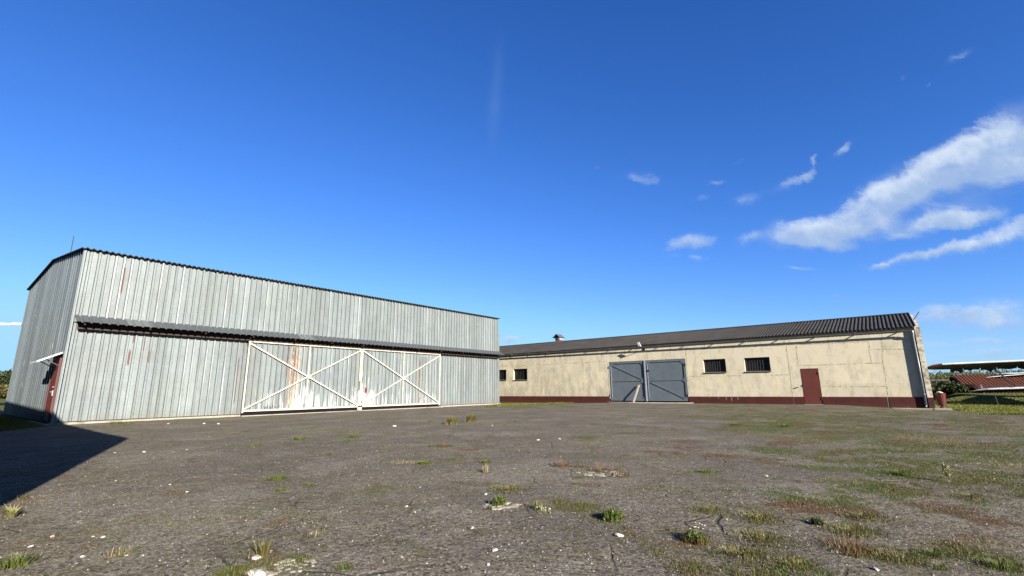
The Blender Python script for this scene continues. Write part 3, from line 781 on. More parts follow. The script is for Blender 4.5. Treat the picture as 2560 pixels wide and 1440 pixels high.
# ------------------------------------------------------------------ grass blades
def blades(P, h, w, lean, az=None, bend=0.5, r=None):
    """arrays of two-segment blades; P (n,3), h, w, lean arrays -> V, F(tri)"""
    r = r or rng
    n = len(P)
    az = r.random(n) * 2 * math.pi if az is None else az
    wa = az + math.pi / 2 + (r.random(n) - 0.5) * 0.8
    d = np.stack([np.cos(az), np.sin(az), np.zeros(n)], 1)
    s = np.stack([np.cos(wa), np.sin(wa), np.zeros(n)], 1)
    up = np.array([0, 0, 1.0])
    l1 = lean * 0.45; l2 = lean * (0.45 + bend)
    m = P + d * (np.sin(l1) * h * 0.5)[:, None] + up * (np.cos(l1) * h * 0.5)[:, None]
    e = m + d * (np.sin(l2) * h * 0.5)[:, None] + up * (np.cos(l2) * h * 0.5)[:, None]
    hw = (w / 2)[:, None]
    V = np.stack([P - s * hw, P + s * hw, m + s * hw * 0.8, m - s * hw * 0.8, e], 1).reshape(-1, 3)
    b = np.arange(n)[:, None] * 5
    F = np.concatenate([b + np.array([0, 1, 2]), b + np.array([0, 2, 3]), b + np.array([3, 2, 4])], 1).reshape(-1, 3)
    return V, F


def scatter_cover(n, kindidx, rmin=2.7):
    """points spread where that kind of plant grows, denser near the camera"""
    out = []
    need = n
    while need > 0:
        k = 40000
        u = rng.random(k)
        r = rmin * (32.0 / rmin) ** (u ** 1.15)
        a = R(-50) + rng.random(k) * R(100)
        x = r * np.sin(a); y = r * np.cos(a)
        c, kd = cover(x, y)
        lx, ly = wlocal(x, y)
        dxh, dyh = x - HA[0], y - HA[1]
        hx, hy = dxh * Dv[0] + dyh * Dv[1], -(dxh * Nv[0] + dyh * Nv[1])
        ok = (rng.random(k) < kd[:, kindidx] ** 1.3) & (ly < -0.15) & ~((hy > -0.22) & (hx > -0.2) & (hx < 25))
        p = np.stack([x, y], 1)[ok]
        out.append(p[:need]); need -= len(out[-1])
    p = np.concatenate(out)
    return np.concatenate([p, gz(p[:, 0], p[:, 1])[:, None]], 1)


def cover_object(name, n, kindidx, mat, hmin, hmax, w, label, cat):
    P = scatter_cover(n, kindidx)
    d = np.hypot(P[:, 0], P[:, 1])
    grow = 1 + np.clip(d - 5, 0, 20) * 0.055
    # clumping in height
    cl = 0.45 + 1.1 * fbm(P[:, 0] * 3 + 9, P[:, 1] * 3 + 2, 3)
    h = (hmin + (hmax - hmin) * rng.random(len(P)) ** 1.8) * cl * (0.75 + 0.25 * grow)
    ww = w * (0.7 + 0.6 * rng.random(len(P))) * grow
    V, F = blades(P - [0, 0, 0.004], h, ww, R(25) + R(60) * rng.random(len(P)))
    o = np_mesh(name, V, F, mat)
    return tag(o, label, cat, kind='stuff')


cover_object('green_grass', 60000, 0, 'leaf_green', 0.006, 0.034, 0.0040, 'low green grass and moss growing in patches through the asphalt yard', 'grass')
cover_object('olive_grass', 170000, 1, 'leaf_olive', 0.005, 0.030, 0.0036, 'short olive grass creeping over the cracked asphalt yard', 'grass')
cover_object('reddish_weeds', 60000, 2, 'leaf_red', 0.005, 0.028, 0.0038, 'low reddish brown weeds spreading over the asphalt yard', 'weeds')
cover_object('dry_grass', 14000, 3, 'leaf_tan', 0.006, 0.040, 0.0036, 'straw coloured dry grass lying in thin patches on the yard', 'grass')


def lawn_blades(name, poly, n, hm, mat, label, w=0.006, near=(0, 0)):
    P = np.array(poly, float)
    u, v = rng.random(n) ** 1.0, rng.random(n) ** 1.6
    a = P[0] + (P[1] - P[0]) * u[:, None]; b = P[3] + (P[2] - P[3]) * u[:, None]
    p = a * (1 - v[:, None]) + b * v[:, None]
    p += rng.normal(0, 0.10, p.shape)
    c = np.concatenate([p, (gz(p[:, 0], p[:, 1]) + 0.01)[:, None]], 1)
    d = np.hypot(p[:, 0], p[:, 1])
    h = hm * (0.4 + 0.8 * rng.random(n)) * (0.6 + 0.9 * fbm(p[:, 0] * 1.1, p[:, 1] * 1.1, 3))
    V, F = blades(c, h, w * (0.7 + 0.6 * rng.random(n)) * np.clip(d / 14, 1, 3), R(10) + R(55) * rng.random(n))
    o = np_mesh(name, V, F, mat)
    return tag(o, label, 'grass', kind='stuff')


lawn_blades('lawn_grass', [(19.9, 20.2), (30.0, 14.0), (52.0, 40.0), (29.5, 36.0)], 60000, 0.085, 'leaf_lawn', 'sunlit mown lawn at the right beyond the warehouse corner', 0.010)
lawn_blades('lawn_grass', LAWN_L, 16000, 0.10, 'leaf_lawn', 'shaded strip of grass along the left side of the zinc hangar', 0.010)
lawn_blades('lawn_grass', LAWN_M, 9000, 0.11, 'leaf_lawn', 'bright grass strip between the hangar corner and the cream wall', 0.012)


# ------------------------------------------------------------------ HANGAR
hangar = thing('hangar', 'zinc clad hangar with dark gable roof and white braced sliding gates', 'hangar', (HA[0], HA[1], 0), math.pi / 2 - HZ)
HL, HD = 24.7, 14.25
PER, DEP = 0.26, 0.042


def corr_profile(x0, x1, per=PER, wide=0.155, sl=0.022, depth=DEP, ribs=False):
    """(x, inset) of trapezoidal sheet: wide raised pans, narrow sunk flutes"""
    pts = []
    n0 = math.floor(x0 / per); x = n0 * per
    nar = per - wide - 2 * sl
    while x < x1 + per:
        for dx, ins in (((0, depth), (wide, depth), (wide + sl, 0.0), (wide + sl + nar, 0.0)) if ribs else ((0, 0.0), (wide, 0.0), (wide + sl, depth), (wide + sl + nar, depth))):
            pts.append((x + dx, ins))
        x += per
    res = []
    for (a, ia), (b, ib) in zip(pts, pts[1:]):
        if b <= x0 or a >= x1: continue
        if a < x0: ia = ia + (ib - ia) * (x0 - a) / (b - a); a = x0
        if not res: res.append((a, ia))
        if b > x1: ib = ia + (ib - ia) * (x1 - a) / (b - a) if b > a else ib; b = x1
        res.append((b, ib))
    return res


def corr_wall(mb, x0, x1, z0, ztop, y, sign=-1, axis=0, depth=DEP, **kw):
    """vertical trapezoid sheet; ztop callable or number. axis 0: along x facing -y ; axis 1: along y facing -x"""
    pr = corr_profile(x0, x1, depth=depth, ribs=True, **kw)
    # subdivide at kinks of ztop
    zt = ztop if callable(ztop) else (lambda a: ztop)
    for (a, ia), (b, ib) in zip(pr, pr[1:]):
        if b - a < 1e-6: continue
        if axis == 0:
            q = [(a, y - sign * ia * 1.0, z0), (b, y - sign * ib, z0), (b, y - sign * ib, zt(b)), (a, y - sign * ia, zt(a))]
        else:
            q = [(y - sign * ia, a, z0), (y - sign * ia, a, zt(a)), (y - sign * ib, b, zt(b)), (y - sign * ib, b, z0)]
        mb.face(q)


H_TOP = 6.56
def h_roof(y):  # gable: ridge in the middle of the depth
    return H_TOP + (7.33 - H_TOP) * y / 6.9 if y < 6.9 else 7.33 + (6.93 - 7.33) * (y - 6.9) / (HD - 6.9)


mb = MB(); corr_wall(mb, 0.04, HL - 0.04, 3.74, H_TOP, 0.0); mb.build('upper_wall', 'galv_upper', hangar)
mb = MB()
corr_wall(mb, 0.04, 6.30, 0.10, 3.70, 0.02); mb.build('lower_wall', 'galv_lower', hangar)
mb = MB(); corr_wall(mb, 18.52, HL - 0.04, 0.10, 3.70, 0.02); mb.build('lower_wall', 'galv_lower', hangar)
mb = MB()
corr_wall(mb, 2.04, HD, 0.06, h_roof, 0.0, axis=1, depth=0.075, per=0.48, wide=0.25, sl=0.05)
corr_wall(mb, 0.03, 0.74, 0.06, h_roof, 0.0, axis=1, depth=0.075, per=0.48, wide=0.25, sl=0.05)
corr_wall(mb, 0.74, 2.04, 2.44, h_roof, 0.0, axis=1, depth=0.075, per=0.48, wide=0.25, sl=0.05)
mb.build('side_wall', 'galv_side_shaded', hangar)
mb = MB()
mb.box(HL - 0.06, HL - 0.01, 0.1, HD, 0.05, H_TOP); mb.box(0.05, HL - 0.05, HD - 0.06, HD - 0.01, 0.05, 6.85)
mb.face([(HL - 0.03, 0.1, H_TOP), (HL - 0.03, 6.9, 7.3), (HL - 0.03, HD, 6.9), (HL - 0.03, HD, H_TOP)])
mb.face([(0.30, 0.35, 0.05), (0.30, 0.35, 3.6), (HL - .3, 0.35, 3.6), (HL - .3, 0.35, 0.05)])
mb.build('rear_wall', 'galv_side_shaded', hangar)
# corner trims
mb = MB()
mb.box(-0.035, 0.045, -0.03, 0.03, 0.06, H_TOP); mb.build('corner_trim', 'galv_lower', hangar)
mb = MB()
mb.box(HL - 0.05, HL + 0.03, -0.03, 0.06, 0.10, H_TOP)
mb.box(HL + 0.03, HL + 0.20, 0.02, 0.30, 0.10, 5.42)
mb.build('corner_trim', 'galv_upper', hangar)


def wave_roof(mb, x0, x1, p0, p1, per, amp, thick, n_per=6):
    """corrugated sheet between eave p0=(y,z) and ridge p1=(y,z), waves along x"""
    n = int((x1 - x0) / per * n_per)
    L = math.hypot(p1[0] - p0[0], p1[1] - p0[1])
    ny, nz = -(p1[1] - p0[1]) / L, (p1[0] - p0[0]) / L
    if nz < 0: ny, nz = -ny, -nz
    base = len(mb.v)
    for i in range(n + 1):
        x = x0 + (x1 - x0) * i / n
        o = amp * math.sin(2 * math.pi * x / per)
        for (y, z) in (p0, p1):
            mb.v.append((x, y + ny * o, z + nz * o))
            mb.v.append((x, y + ny * (o - thick), z + nz * (o - thick)))
    for i in range(n):
        a = base + i * 4; b = a + 4
        for f in ((a, b, b + 2, a + 2), (a + 1, a + 3, b + 3, b + 1), (a, a + 1, b + 1, b), (a + 2, b + 2, b + 3, a + 3)):
            mb.f.append(f); mb.mi.append(0)
    e = base + n * 4
    mb.f.append((base, base + 2, base + 3, base + 1)); mb.mi.append(0)
    mb.f.append((e, e + 1, e + 3, e + 2)); mb.mi.append(0)


mb = MB()
wave_roof(mb, -0.10, HL + 0.10, (-0.13, H_TOP + 0.02), (6.9, 7.37), 0.19, 0.026, 0.035)
wave_roof(mb, -0.10, HL + 0.10, (HD + 0.15, 6.96), (6.9, 7.37), 0.19, 0.026, 0.035)
roof = mb.build('roof', 'roof_dark', hangar)
mb = MB(); mb.tube([(0.35, 5.9, 7.22), (0.35, 5.9, 8.45)], 0.016, 6); mb.build('lightning_rod', 'track', hangar)
# awning above the gates, in short sheets
mb = MB()
AW0, AW1 = 0.04, HL + 0.12
pr = corr_profile(AW0, AW1, wide=0.165, depth=0.035)
for (a, ia), (b, ib) in zip(pr, pr[1:]):
    if b - a < 1e-6: continue
    mb.face([(a, -0.62, 3.69 - ia), (b, -0.62, 3.69 - ib), (b, -0.005, 4.00 - ib), (a, -0.005, 4.00 - ia)])
    mb.face([(a, -0.62, 3.682 - ia), (a, -0.005, 3.992 - ia), (b, -0.005, 3.992 - ib), (b, -0.62, 3.682 - ib)])
mb.build('awning', 'galv_canopy', hangar)
mb = MB()
mb.box(0.18, HL - 0.2, -0.20, -0.05, 3.46, 3.55)
mb.box(0.18, HL - 0.2, -0.10, -0.045, 3.55, 3.74)
mb.build('gate_track', 'track', hangar)
for k in range(13):
    x = 0.3 + k * 2.0
    mb = MB(); mb.bar((x, -0.02, 3.76), (x, -0.58, 3.60), 0.04, 0.05); mb.build('awning_bracket', 'track', hangar)
# plinth strip
mb = MB()
for q in ((-0.10, 6.2, -0.22, 0.3, -0.3, 0.075), (18.62, HL + 0.1, -0.20, 0.3, -0.3, 0.075), (6.2, 18.62, -0.42, 0.3, -0.3, 0.035), (-0.6, -0.1, -0.35, 3.2, -0.3, 0.045)):
    mb = MB(); mb.box(*q); mb.build('plinth', 'concrete', hangar)
mb = MB(); mb.box(6.3, 18.5, -0.125, -0.01, 0.036, 0.185); mb.build('gate_sill_gap_shade', 'black', hangar)  # black box painted as the shade in the gap under the gates


def sliding_gate(x0, x1, label):
    g = MB(); corr_wall(g, x0 + 0.03, x1 - 0.03, 0.17, 3.50, -0.09)
    gate = g.build('sliding_gate', 'galv_gate', hangar)
    tag(gate, label)
    y = -0.145; w = 0.062
    f = MB()
    zb, zt = 0.20, 3.46
    f.box(x0, x0 + w, y - 0.03, y + 0.03, zb - 0.05, zt + 0.16)
    f.box(x1 - w, x1, y - 0.03, y + 0.03, zb - 0.05, zt + 0.16)
    f.box(x0 + w, x1 - w, y - 0.028, y + 0.028, zt - 0.062, zt)
    f.box(x0 + w, x1 - w, y - 0.028, y + 0.028, zb, zb + 0.075)
    f.build('gate_frame', 'white_paint', gate)
    xm = (x0 + x1) / 2
    a = MB(); a.bar((x0 + w, y - 0.004, zt - 0.12), (x1 - w, y - 0.004, zb + 0.1), 0.045, 0.062, (0, 0, 1)); a.build('brace', 'white_paint', gate)
    a = MB(); a.bar((x0 + w, y + 0.004, zb + 0.1), (xm - 0.06, y + 0.004, (zb + zt) / 2 - 0.03), 0.045, 0.06, (0, 0, 1))
    a.bar((xm + 0.06, y + 0.004, (zb + zt) / 2 + 0.03), (x1 - w, y + 0.004, zt - 0.12), 0.045, 0.06, (0, 0, 1)); a.build('brace', 'white_paint', gate)
    a = MB(); a.box(xm - 0.025, xm + 0.025, y + 0.02, y + 0.05, zb, zt + 0.17); a.build('mullion', 'white_paint', gate)
    a = MB()
    a.prism([(xm - 0.15, 1.83), (xm, 1.71), (xm + 0.15, 1.83), (xm, 1.95)], 1, y - 0.036, y - 0.029)
    a.build('gusset', 'white_paint', gate)
    return gate


g1 = sliding_gate(6.28, 12.42, 'left sliding gate leaf with rust streaks and flaking white paint')
g2 = sliding_gate(12.46, 18.52, 'right sliding gate leaf with a small red spot')
mb = MB()
mb.tube([(12.35, -0.18, 1.12), (12.35, -0.24, 1.14), (12.35, -0.24, 1.62), (12.35, -0.18, 1.64)], 0.014, 6)
mb.build('handle', 'track', g1)
mb = MB(); mb.box(12.32, 12.56, -0.26, -0.18, 0.05, 0.20); mb.build('floor_bolt', 'white_paint', g1)
mb = MB(); mb.box(12.34, 12.62, -0.225, -0.185, 0.20, 0.28); mb.build('latch', 'track', g2)

# side door with its tin hood
mb = MB(); mb.box(0.00, 0.05, 0.80, 1.98, 0.08, 2.38); door = mb.build('door', 'oxide_door', hangar)
mb = MB(); mb.box(-0.02, 0.06, 0.74, 0.80, 0.06, 2.44); mb.box(-0.02, 0.06, 1.98, 2.04, 0.06, 2.44); mb.box(-0.02, 0.06, 0.80, 1.98, 2.38, 2.44)
mb.build('door_frame', 'oxide_door', door)
mb = MB(); mb.box(-0.03, 0.0, 0.92, 1.02, 1.02, 1.22); mb.tube([(-0.03, 0.97, 1.16), (-0.075, 0.97, 1.16), (-0.075, 1.09, 1.16)], 0.011, 6)
mb.build('handle', 'zinc', door)
mb = MB(); mb.tube([(-0.005, 0.97, 1.34), (-0.045, 0.97, 1.34)], 0.02, 8); mb.build('lock', 'zinc', door)
mb = MB()
hp, hz0, hz1 = -0.64, 2.62, 2.27
mb.face([(-0.01, 0.50, hz0), (hp, 0.50, hz1), (hp, 2.15, hz1), (-0.01, 2.15, hz0)])
mb.face([(-0.01, 0.50, hz0 - .02), (-0.01, 2.15, hz0 - .02), (hp, 2.15, hz1 - .02), (hp, 0.50, hz1 - .02)])
mb.prism([(-0.01, hz0 + 0.01), (hp, hz1 + 0.01), (hp, hz1 - 0.05), (-0.01, hz0 - 0.05)], 1, 0.475, 0.50)
mb.box(hp - 0.012, hp, 0.48, 2.15, hz1 - 0.05, hz1 + 0.005)
hood = mb.build('door_hood', 'white', hangar)
for yy in (0.72, 2.12):
    mb = MB(); mb.bar((-0.02, yy, 2.12), (-0.42, yy, 2.36), 0.03, 0.03); mb.build('bracket', 'oxide_door', hood)

# cable that reaches the hangar's rear corner
mb = MB()
c0 = Vector((-0.02, HD - 0.05, 4.92))
mb.tube([c0, c0 + Vector((-3.0, 1.2, -0.02)), c0 + Vector((-8, 3.2, 0.05)), c0 + Vector((-16, 6.4, 0.25))], 0.05, 6)
mb.tube([c0 + Vector((-0.4, 0.1, -0.05)), c0 + Vector((-2.2, 0.9, -0.18)), c0 + Vector((-6, 2.4, 0.0)), c0 + Vector((-16, 6.4, 0.15))], 0.022, 6)
mb.tube([c0 + Vector((0.0, 0, 0)), c0 + Vector((-0.35, 0.1, 0))], 0.085, 8)
cab = mb.build('overhead_cable', 'white')
cab.matrix_world = Matrix.Translation((HA[0], HA[1], 0)) @ Matrix.Rotation(math.pi / 2 - HZ, 4, 'Z')
tag(cab, 'white overhead cable ending at the rear left corner of the zinc hangar', 'cable')


# ------------------------------------------------------------------ WAREHOUSE
ware = thing('warehouse', 'long low cream warehouse with dark corrugated roof and maroon plinth', 'warehouse', (WA[0], WA[1], 0), -HZ)
# local: x to the right along the facade (0 at the right end), y into the depth
WL, WD = -46.0, 10.2
ZE = 4.20
WIN = [(-31.55, -29.95, 1.98, 2.93), (-29.10, -27.48, 1.94, 2.94), (-11.80, -10.30, 2.13, 3.04), (-9.10, -7.55, 2.12, 3.03)]
GATE = (-19.28, -13.0, -0.30, 3.18)
DOOR = (-5.90, -4.92, -0.30, 2.20)
holes = WIN + [GATE, DOOR]
ZP = 0.47


def wall_with_holes(mb, x0, x1, z0, z1, holes, y, depth):
    xs = sorted({x0, x1, *[h[0] for h in holes], *[h[1] for h in holes]})
    xs = [v for v in xs if x0 <= v <= x1]
    zs = sorted({z0, z1, *[min(max(h[2], z0), z1) for h in holes], *[min(max(h[3], z0), z1) for h in holes]})
    for a, b in zip(xs, xs[1:]):
        for c, d in zip(zs, zs[1:]):
            mx, mz = (a + b) / 2, (c + d) / 2
            if any(h[0] < mx < h[1] and h[2] < mz < h[3] for h in holes): continue
            mb.face([(a, y, c), (b, y, c), (b, y, d), (a, y, d)])
    for h in holes:
        za, zb = max(h[2], z0), min(h[3], z1)
        if zb <= za: continue
        mb.face([(h[0], y, za), (h[0], y, zb), (h[0], y + depth, zb), (h[0], y + depth, za)])
        mb.face([(h[1], y, za), (h[1], y + depth, za), (h[1], y + depth, zb), (h[1], y, zb)])
        if h[3] <= z1: mb.face([(h[0], y, zb), (h[1], y, zb), (h[1], y + depth, zb), (h[0], y + depth, zb)])
        if h[2] >= z0: mb.face([(h[0], y, za), (h[0], y + depth, za), (h[1], y + depth, za), (h[1], y, za)])


mb = MB()
wall_with_holes(mb, WL, -0.03, ZP, ZE + 0.20, holes, 0.0, 0.30)
rj = random.Random(4)
for (xa, za, xb, zb) in JOINTS:
    n = max(2, int(math.hypot(xb - xa, zb - za) / 0.25))
    for i in range(n):
        t0, t1 = i / n, (i + 1) / n
        ax, az_, bx, bz = xa + (xb - xa) * t0, za + (zb - za) * t0, xa + (xb - xa) * t1, za + (zb - za) * t1
        L = math.hypot(bx - ax, bz - az_) or 1
        w = 0.013 + 0.016 * rj.random()
        ox, oz = -(bz - az_) / L * w, (bx - ax) / L * w
        jx = (rj.random() - 0.5) * 0.02
        mb.face([(ax - ox + jx, -0.003, az_ - oz), (bx - ox + jx, -0.003, bz - oz), (bx + ox + jx, -0.003, bz + oz), (ax + ox + jx, -0.003, az_ + oz)][::1], 1)
mb.build('facade_wall', ['cream', 'joint'], ware)
mb = MB()
for a, b in ((WL, -25.0), (-24.97, GATE[0]), (GATE[1], -6.47), (-6.40, DOOR[0]), (DOOR[1], -1.79), (-1.70, -0.03)):
    mb = MB(); mb.box(a, b, -0.035, 0.30, -0.5, ZP); mb.build('plinth', 'plinth', ware)
mb = MB()
for a in (-6.435, -1.745, -24.985):
    mb = MB(); mb.box(a - 0.035, a + 0.035, -0.012, 0.2, -0.5, ZP); mb.build('plinth_joint', 'concrete', ware)
for (a, w_, h_) in ((-11.0, .03, .16), (-10.5, .025, .2), (-10.15, .03, .3), (-9.75, .025, .2), (-28.3, .015, .2), (-11.6, .03, .1)):
    mb = MB(); mb.box(a, a + w_, -0.038, 0.0, ZP - h_, ZP - 0.03); mb.build('paint_chip', 'concrete', ware)
# rear, near-black sheet painted as the shade of the room, left end
mb = MB(); mb.box(WL, 0.0, WD - 0.3, WD, -0.5, ZE); mb.box(WL, WL + 0.3, 0.31, WD - 0.31, -0.5, ZE); mb.build('rear_wall', 'cream', ware)
mb = MB(); mb.box(WL + 0.5, -0.5, 0.55, 0.6, -0.3, ZE); mb.build('dark_backplane', 'dark_in', ware)
# right gable wall: stands a little proud of the facade
mb = MB()
RZ = 5.75
mb.prism([(-0.19, -0.5), (WD + 0.1, -0.5), (WD + 0.1, 4.25), (5.1, RZ - 0.10), (-0.19, 4.33)], 0, -0.03, 0.21)
mb.build('gable_wall', 'fin', ware)
mb = MB(); mb.box(-0.032, 0.213, -0.194, 0.4, -0.5, 0.45); mb.build('plinth', 'plinth', ware)
# roof
mb = MB()
EY, EZ = -0.25, 4.37
wave_roof(mb, WL - 0.2, 0.06, (EY, EZ), (5.1, RZ), 0.20, 0.030, 0.012)
wave_roof(mb, WL - 0.2, 0.06, (WD + 0.6, EZ), (5.1, RZ), 0.20, 0.030, 0.012)
wroof = mb.build('roof', 'roof_grey', ware)
mb = MB(); mb.prism([(4.88, RZ - 0.02), (5.1, RZ + 0.055), (5.32, RZ - 0.02), (5.1, RZ + 0.02)], 0, WL - 0.2, 0.05); mb.build('ridge_cap', 'roof_grey', wroof)
mb = MB(); mb.tube([(0.1, 2.0, 4.95), (0.42, 1.9, 5.42)], 0.02, 6); mb.build('roof_rod', 'track', wroof)
# eave board and soffit
mb = MB(); mb.box(WL, -0.05, -0.20, -0.005, 4.30, 4.345); mb.build('eave_board', 'wood_dark', ware)
# gutter with brackets
mb = MB()
gy, gzz, gr = -0.30, 4.36, 0.06
n = 8
for i in range(n):
    t0, t1 = math.pi * i / n, math.pi * (i + 1) / n
    a = (gy - gr * math.cos(t0), gzz - gr * math.sin(t0)); b = (gy - gr * math.cos(t1), gzz - gr * math.sin(t1))
    mb.face([(WL, a[0], a[1]), (-0.25, a[0], a[1] - 0.21), (-0.25, b[0], b[1] - 0.21), (WL, b[0], b[1])])
gut = mb.build('gutter', 'zinc_dark', ware)
x = -0.75
while x > -40:
    mb = MB()
    g0 = gzz - 0.21 * (1 + x / 46.0)
    mb.bar((x, gy - gr - 0.01, g0 + 0.02), (x, gy - 0.01, g0 - gr - 0.02), 0.045, 0.02)
    mb.bar((x, gy - 0.01, g0 - gr - 0.02), (x, -0.0, g0 - 0.03), 0.045, 0.05)
    mb.bar((x, gy - gr - 0.012, g0 + 0.01), (x, gy - gr - 0.012, g0 + 0.07), 0.045, 0.015)
    mb.build('bracket', 'zinc_dark', gut)
    x -= 2.02
mb = MB()
mb.tube([(-0.14, gy, 4.12), (-0.14, -0.22, 3.98), (-0.14, -0.13, 3.86), (-0.14, -0.13, 0.06), (-0.15, -0.24, -0.06)], 0.058, 10)
for zz in (3.3, 1.9, 0.6): mb.tube([(-0.14, -0.13, zz), (-0.14, -0.13, zz + 0.03)], 0.066, 10)
mb.build('downpipe', 'zinc', ware, smooth=True)
# chimney
mb = MB(); mb.box(-27.44, -26.94, 4.8, 5.3, 5.3, 5.97); ch = mb.build('chimney', 'brick', wroof)
mb = MB(); mb.box(-27.46, -26.92, 4.78, 5.32, 5.97, 6.13); mb.build('chimney_crown', 'mortar_white', ch)
mb = MB()
mb.prism([(-27.66, 6.13), (-27.19, 6.50), (-26.72, 6.13), (-26.76, 6.11), (-27.19, 6.45), (-27.62, 6.11)], 1, 4.55, 5.55)
mb.build('chimney_cap', 'cap_tin', ch)


def window(h, nb, label=None):
    x0, x1, z0, z1 = h
    y = 0.22
    f = MB(); w = 0.05
    f.box(x0, x0 + w, y, y + 0.05, z0, z1); f.box(x1 - w, x1, y, y + 0.05, z0, z1)
    f.box(x0 + w, x1 - w, y, y + 0.05, z0, z0 + w); f.box(x0 + w, x1 - w, y, y + 0.05, z1 - w, z1)
    win = f.build('window', 'bar', ware)
    if label: tag(win, label)
    p = MB(); p.face([(x0, y + 0.06, z0), (x1, y + 0.06, z0), (x1, y + 0.06, z1), (x0, y + 0.06, z1)]); p.build('pane', 'glass', win)
    s = MB(); s.prism([(-0.07, z0 - 0.05), (-0.07, z0 - 0.02), (0.22, z0 + 0.035), (0.22, z0 + 0.01)], 0, x0 - 0.03, x1 + 0.03); s.build('sill', 'sill', win)
    g = MB()
    n = nb
    for i in range(n):
        xx = x0 + 0.12 + (x1 - x0 - 0.24) * i / (n - 1)
        g.tube([(xx, 0.15, z0 + 0.02), (xx, 0.15, z1 - 0.02)], 0.013, 6)
        if i < n - 1:
            zz = z0 + (z1 - z0) * (0.30 if i % 2 == 0 else 0.72)
            g.tube([(xx, 0.15, zz), (x0 + 0.12 + (x1 - x0 - 0.24) * (i + 1) / (n - 1), 0.15, zz)], 0.011, 6)
    g.build('security_bars', 'bar', win)
    return win


window(WIN[0], 8); window(WIN[1], 8); window(WIN[2], 9); window(WIN[3], 9)

# double gate
def gate_leaf(x0, x1, hinge_left):
    y = 0.05
    b = MB(); b.box(x0, x1, y, y + 0.03, 0.14, 3.16)
    leaf = b.build('gate', 'gate_grey', ware)
    hx, cx = (x0, x1) if hinge_left else (x1, x0)
    sg = 1 if hinge_left else -1
    f = MB(); w = 0.15; d0, d1 = y - 0.05, y - 0.001
    f.box(x0, x1, d0, d1, 3.16 - w, 3.16); f.box(x0, x1, d0, d1, 0.14, 0.14 + 0.12)
    f.box(min(hx, hx + sg * w), max(hx, hx + sg * w), d0, d1, 0.26, 3.01)
    f.box(min(cx, cx - sg * w), max(cx, cx - sg * w), d0, d1, 0.26, 3.01)
    f.box(min(hx + sg * w, cx - sg * w), max(hx + sg * w, cx - sg * w), d0 + 0.012, d1, 1.62, 1.70)
    # corner gussets
    def gus(px, pz, dx, dz):
        f.prism([(px, pz), (px + dx, pz), (px, pz + dz)], 1, d0 + 0.004, d1)
    gus(hx + sg * w, 3.01, sg * 0.22, -0.22); gus(cx - sg * w, 3.01, -sg * 0.22, -0.22)
    gus(hx + sg * w, 0.26, sg * 0.22, 0.22); gus(cx - sg * w, 0.26, -sg * 0.22, 0.22)
    gus(hx + sg * w, 1.70, sg * 0.16, 0.16); gus(hx + sg * w, 1.62, sg * 0.16, -0.16)
    gus(cx - sg * w, 1.70, -sg * 0.22, 0.24); gus(cx - sg * w, 1.62, -sg * 0.22, -0.24)
    f.build('gate_frame', 'gate_grey', leaf)
    for (za, zb) in ((2.96, 1.74), (0.30, 1.58)):
        r = MB(); r.bar((hx + sg * 0.14, y - 0.020, za), (cx - sg * 0.22, y - 0.020, zb), 0.034, 0.085, (0, 0, 1)); r.build('brace', 'gate_grey', leaf)
    for zz in (0.55, 2.75):
        k = MB(); k.tube([(hx - sg * 0.01, y - 0.07, zz - 0.09), (hx - sg * 0.01, y - 0.07, zz + 0.09)], 0.03, 8); k.build('hinge', 'gate_grey', leaf)
    return leaf


gl = gate_leaf(-19.20, -16.20, True)
gr_ = gate_leaf(-16.14, -13.06, False)
mb = MB(); mb.box(-16.225, -16.135, -0.06, -0.015, 0.12, 3.17); mb.build('cover_strip', 'gate_edge', gl)
mb = MB(); mb.box(-15.99, -15.97, -0.03, 0.0, 0.45, 2.85); mb.build('edge_strip', 'gate_edge', gr_)
mb = MB(); mb.box(-16.03, -15.85, -0.06, -0.005, 2.32, 2.44); mb.build('lock', 'black', gr_)
mb = MB(); mb.box(-19.06, -19.04, -0.03, 0.0, 0.4, 2.8); mb.build('edge_strip', 'gate_edge', gl)
mb = MB(); mb.box(GATE[0], GATE[1], 0.06, 0.12, -0.1, 0.15); mb.build('gate_gap_shade', 'black', ware)  # black strip stands for the shade below the warehouse gate
mb = MB(); mb.box(-19.28, -19.215, -0.01, 0.1, 0.3, 3.18); mb.build('gate_jamb', 'cream', ware)
mb = MB(); mb.box(-13.055, -13.0, -0.002, 0.1, 0.3, 3.18); mb.build('gate_jamb', 'cream', ware)

# red door
mb = MB(); mb.box(DOOR[0] + 0.03, DOOR[1] - 0.03, -0.012, 0.04, 0.02, DOOR[3] - 0.03); wd = mb.build('door', 'oxide_door', ware)
mb = MB(); mb.box(DOOR[0] + 0.05, DOOR[0] + 0.09, -0.05, -0.012, 1.12, 1.22); mb.build('handle', 'track', wd)
for zz in (0.3, 1.85):
    mb = MB(); mb.tube([(DOOR[1] - 0.035, -0.03, zz), (DOOR[1] - 0.035, -0.03, zz + 0.14)], 0.02, 8); mb.build('hinge', 'track', wd)
mb = MB(); mb.box(DOOR[0], DOOR[1], -0.30, 0.2, -0.4, 0.015); mb.build('doorstep', 'concrete', ware)

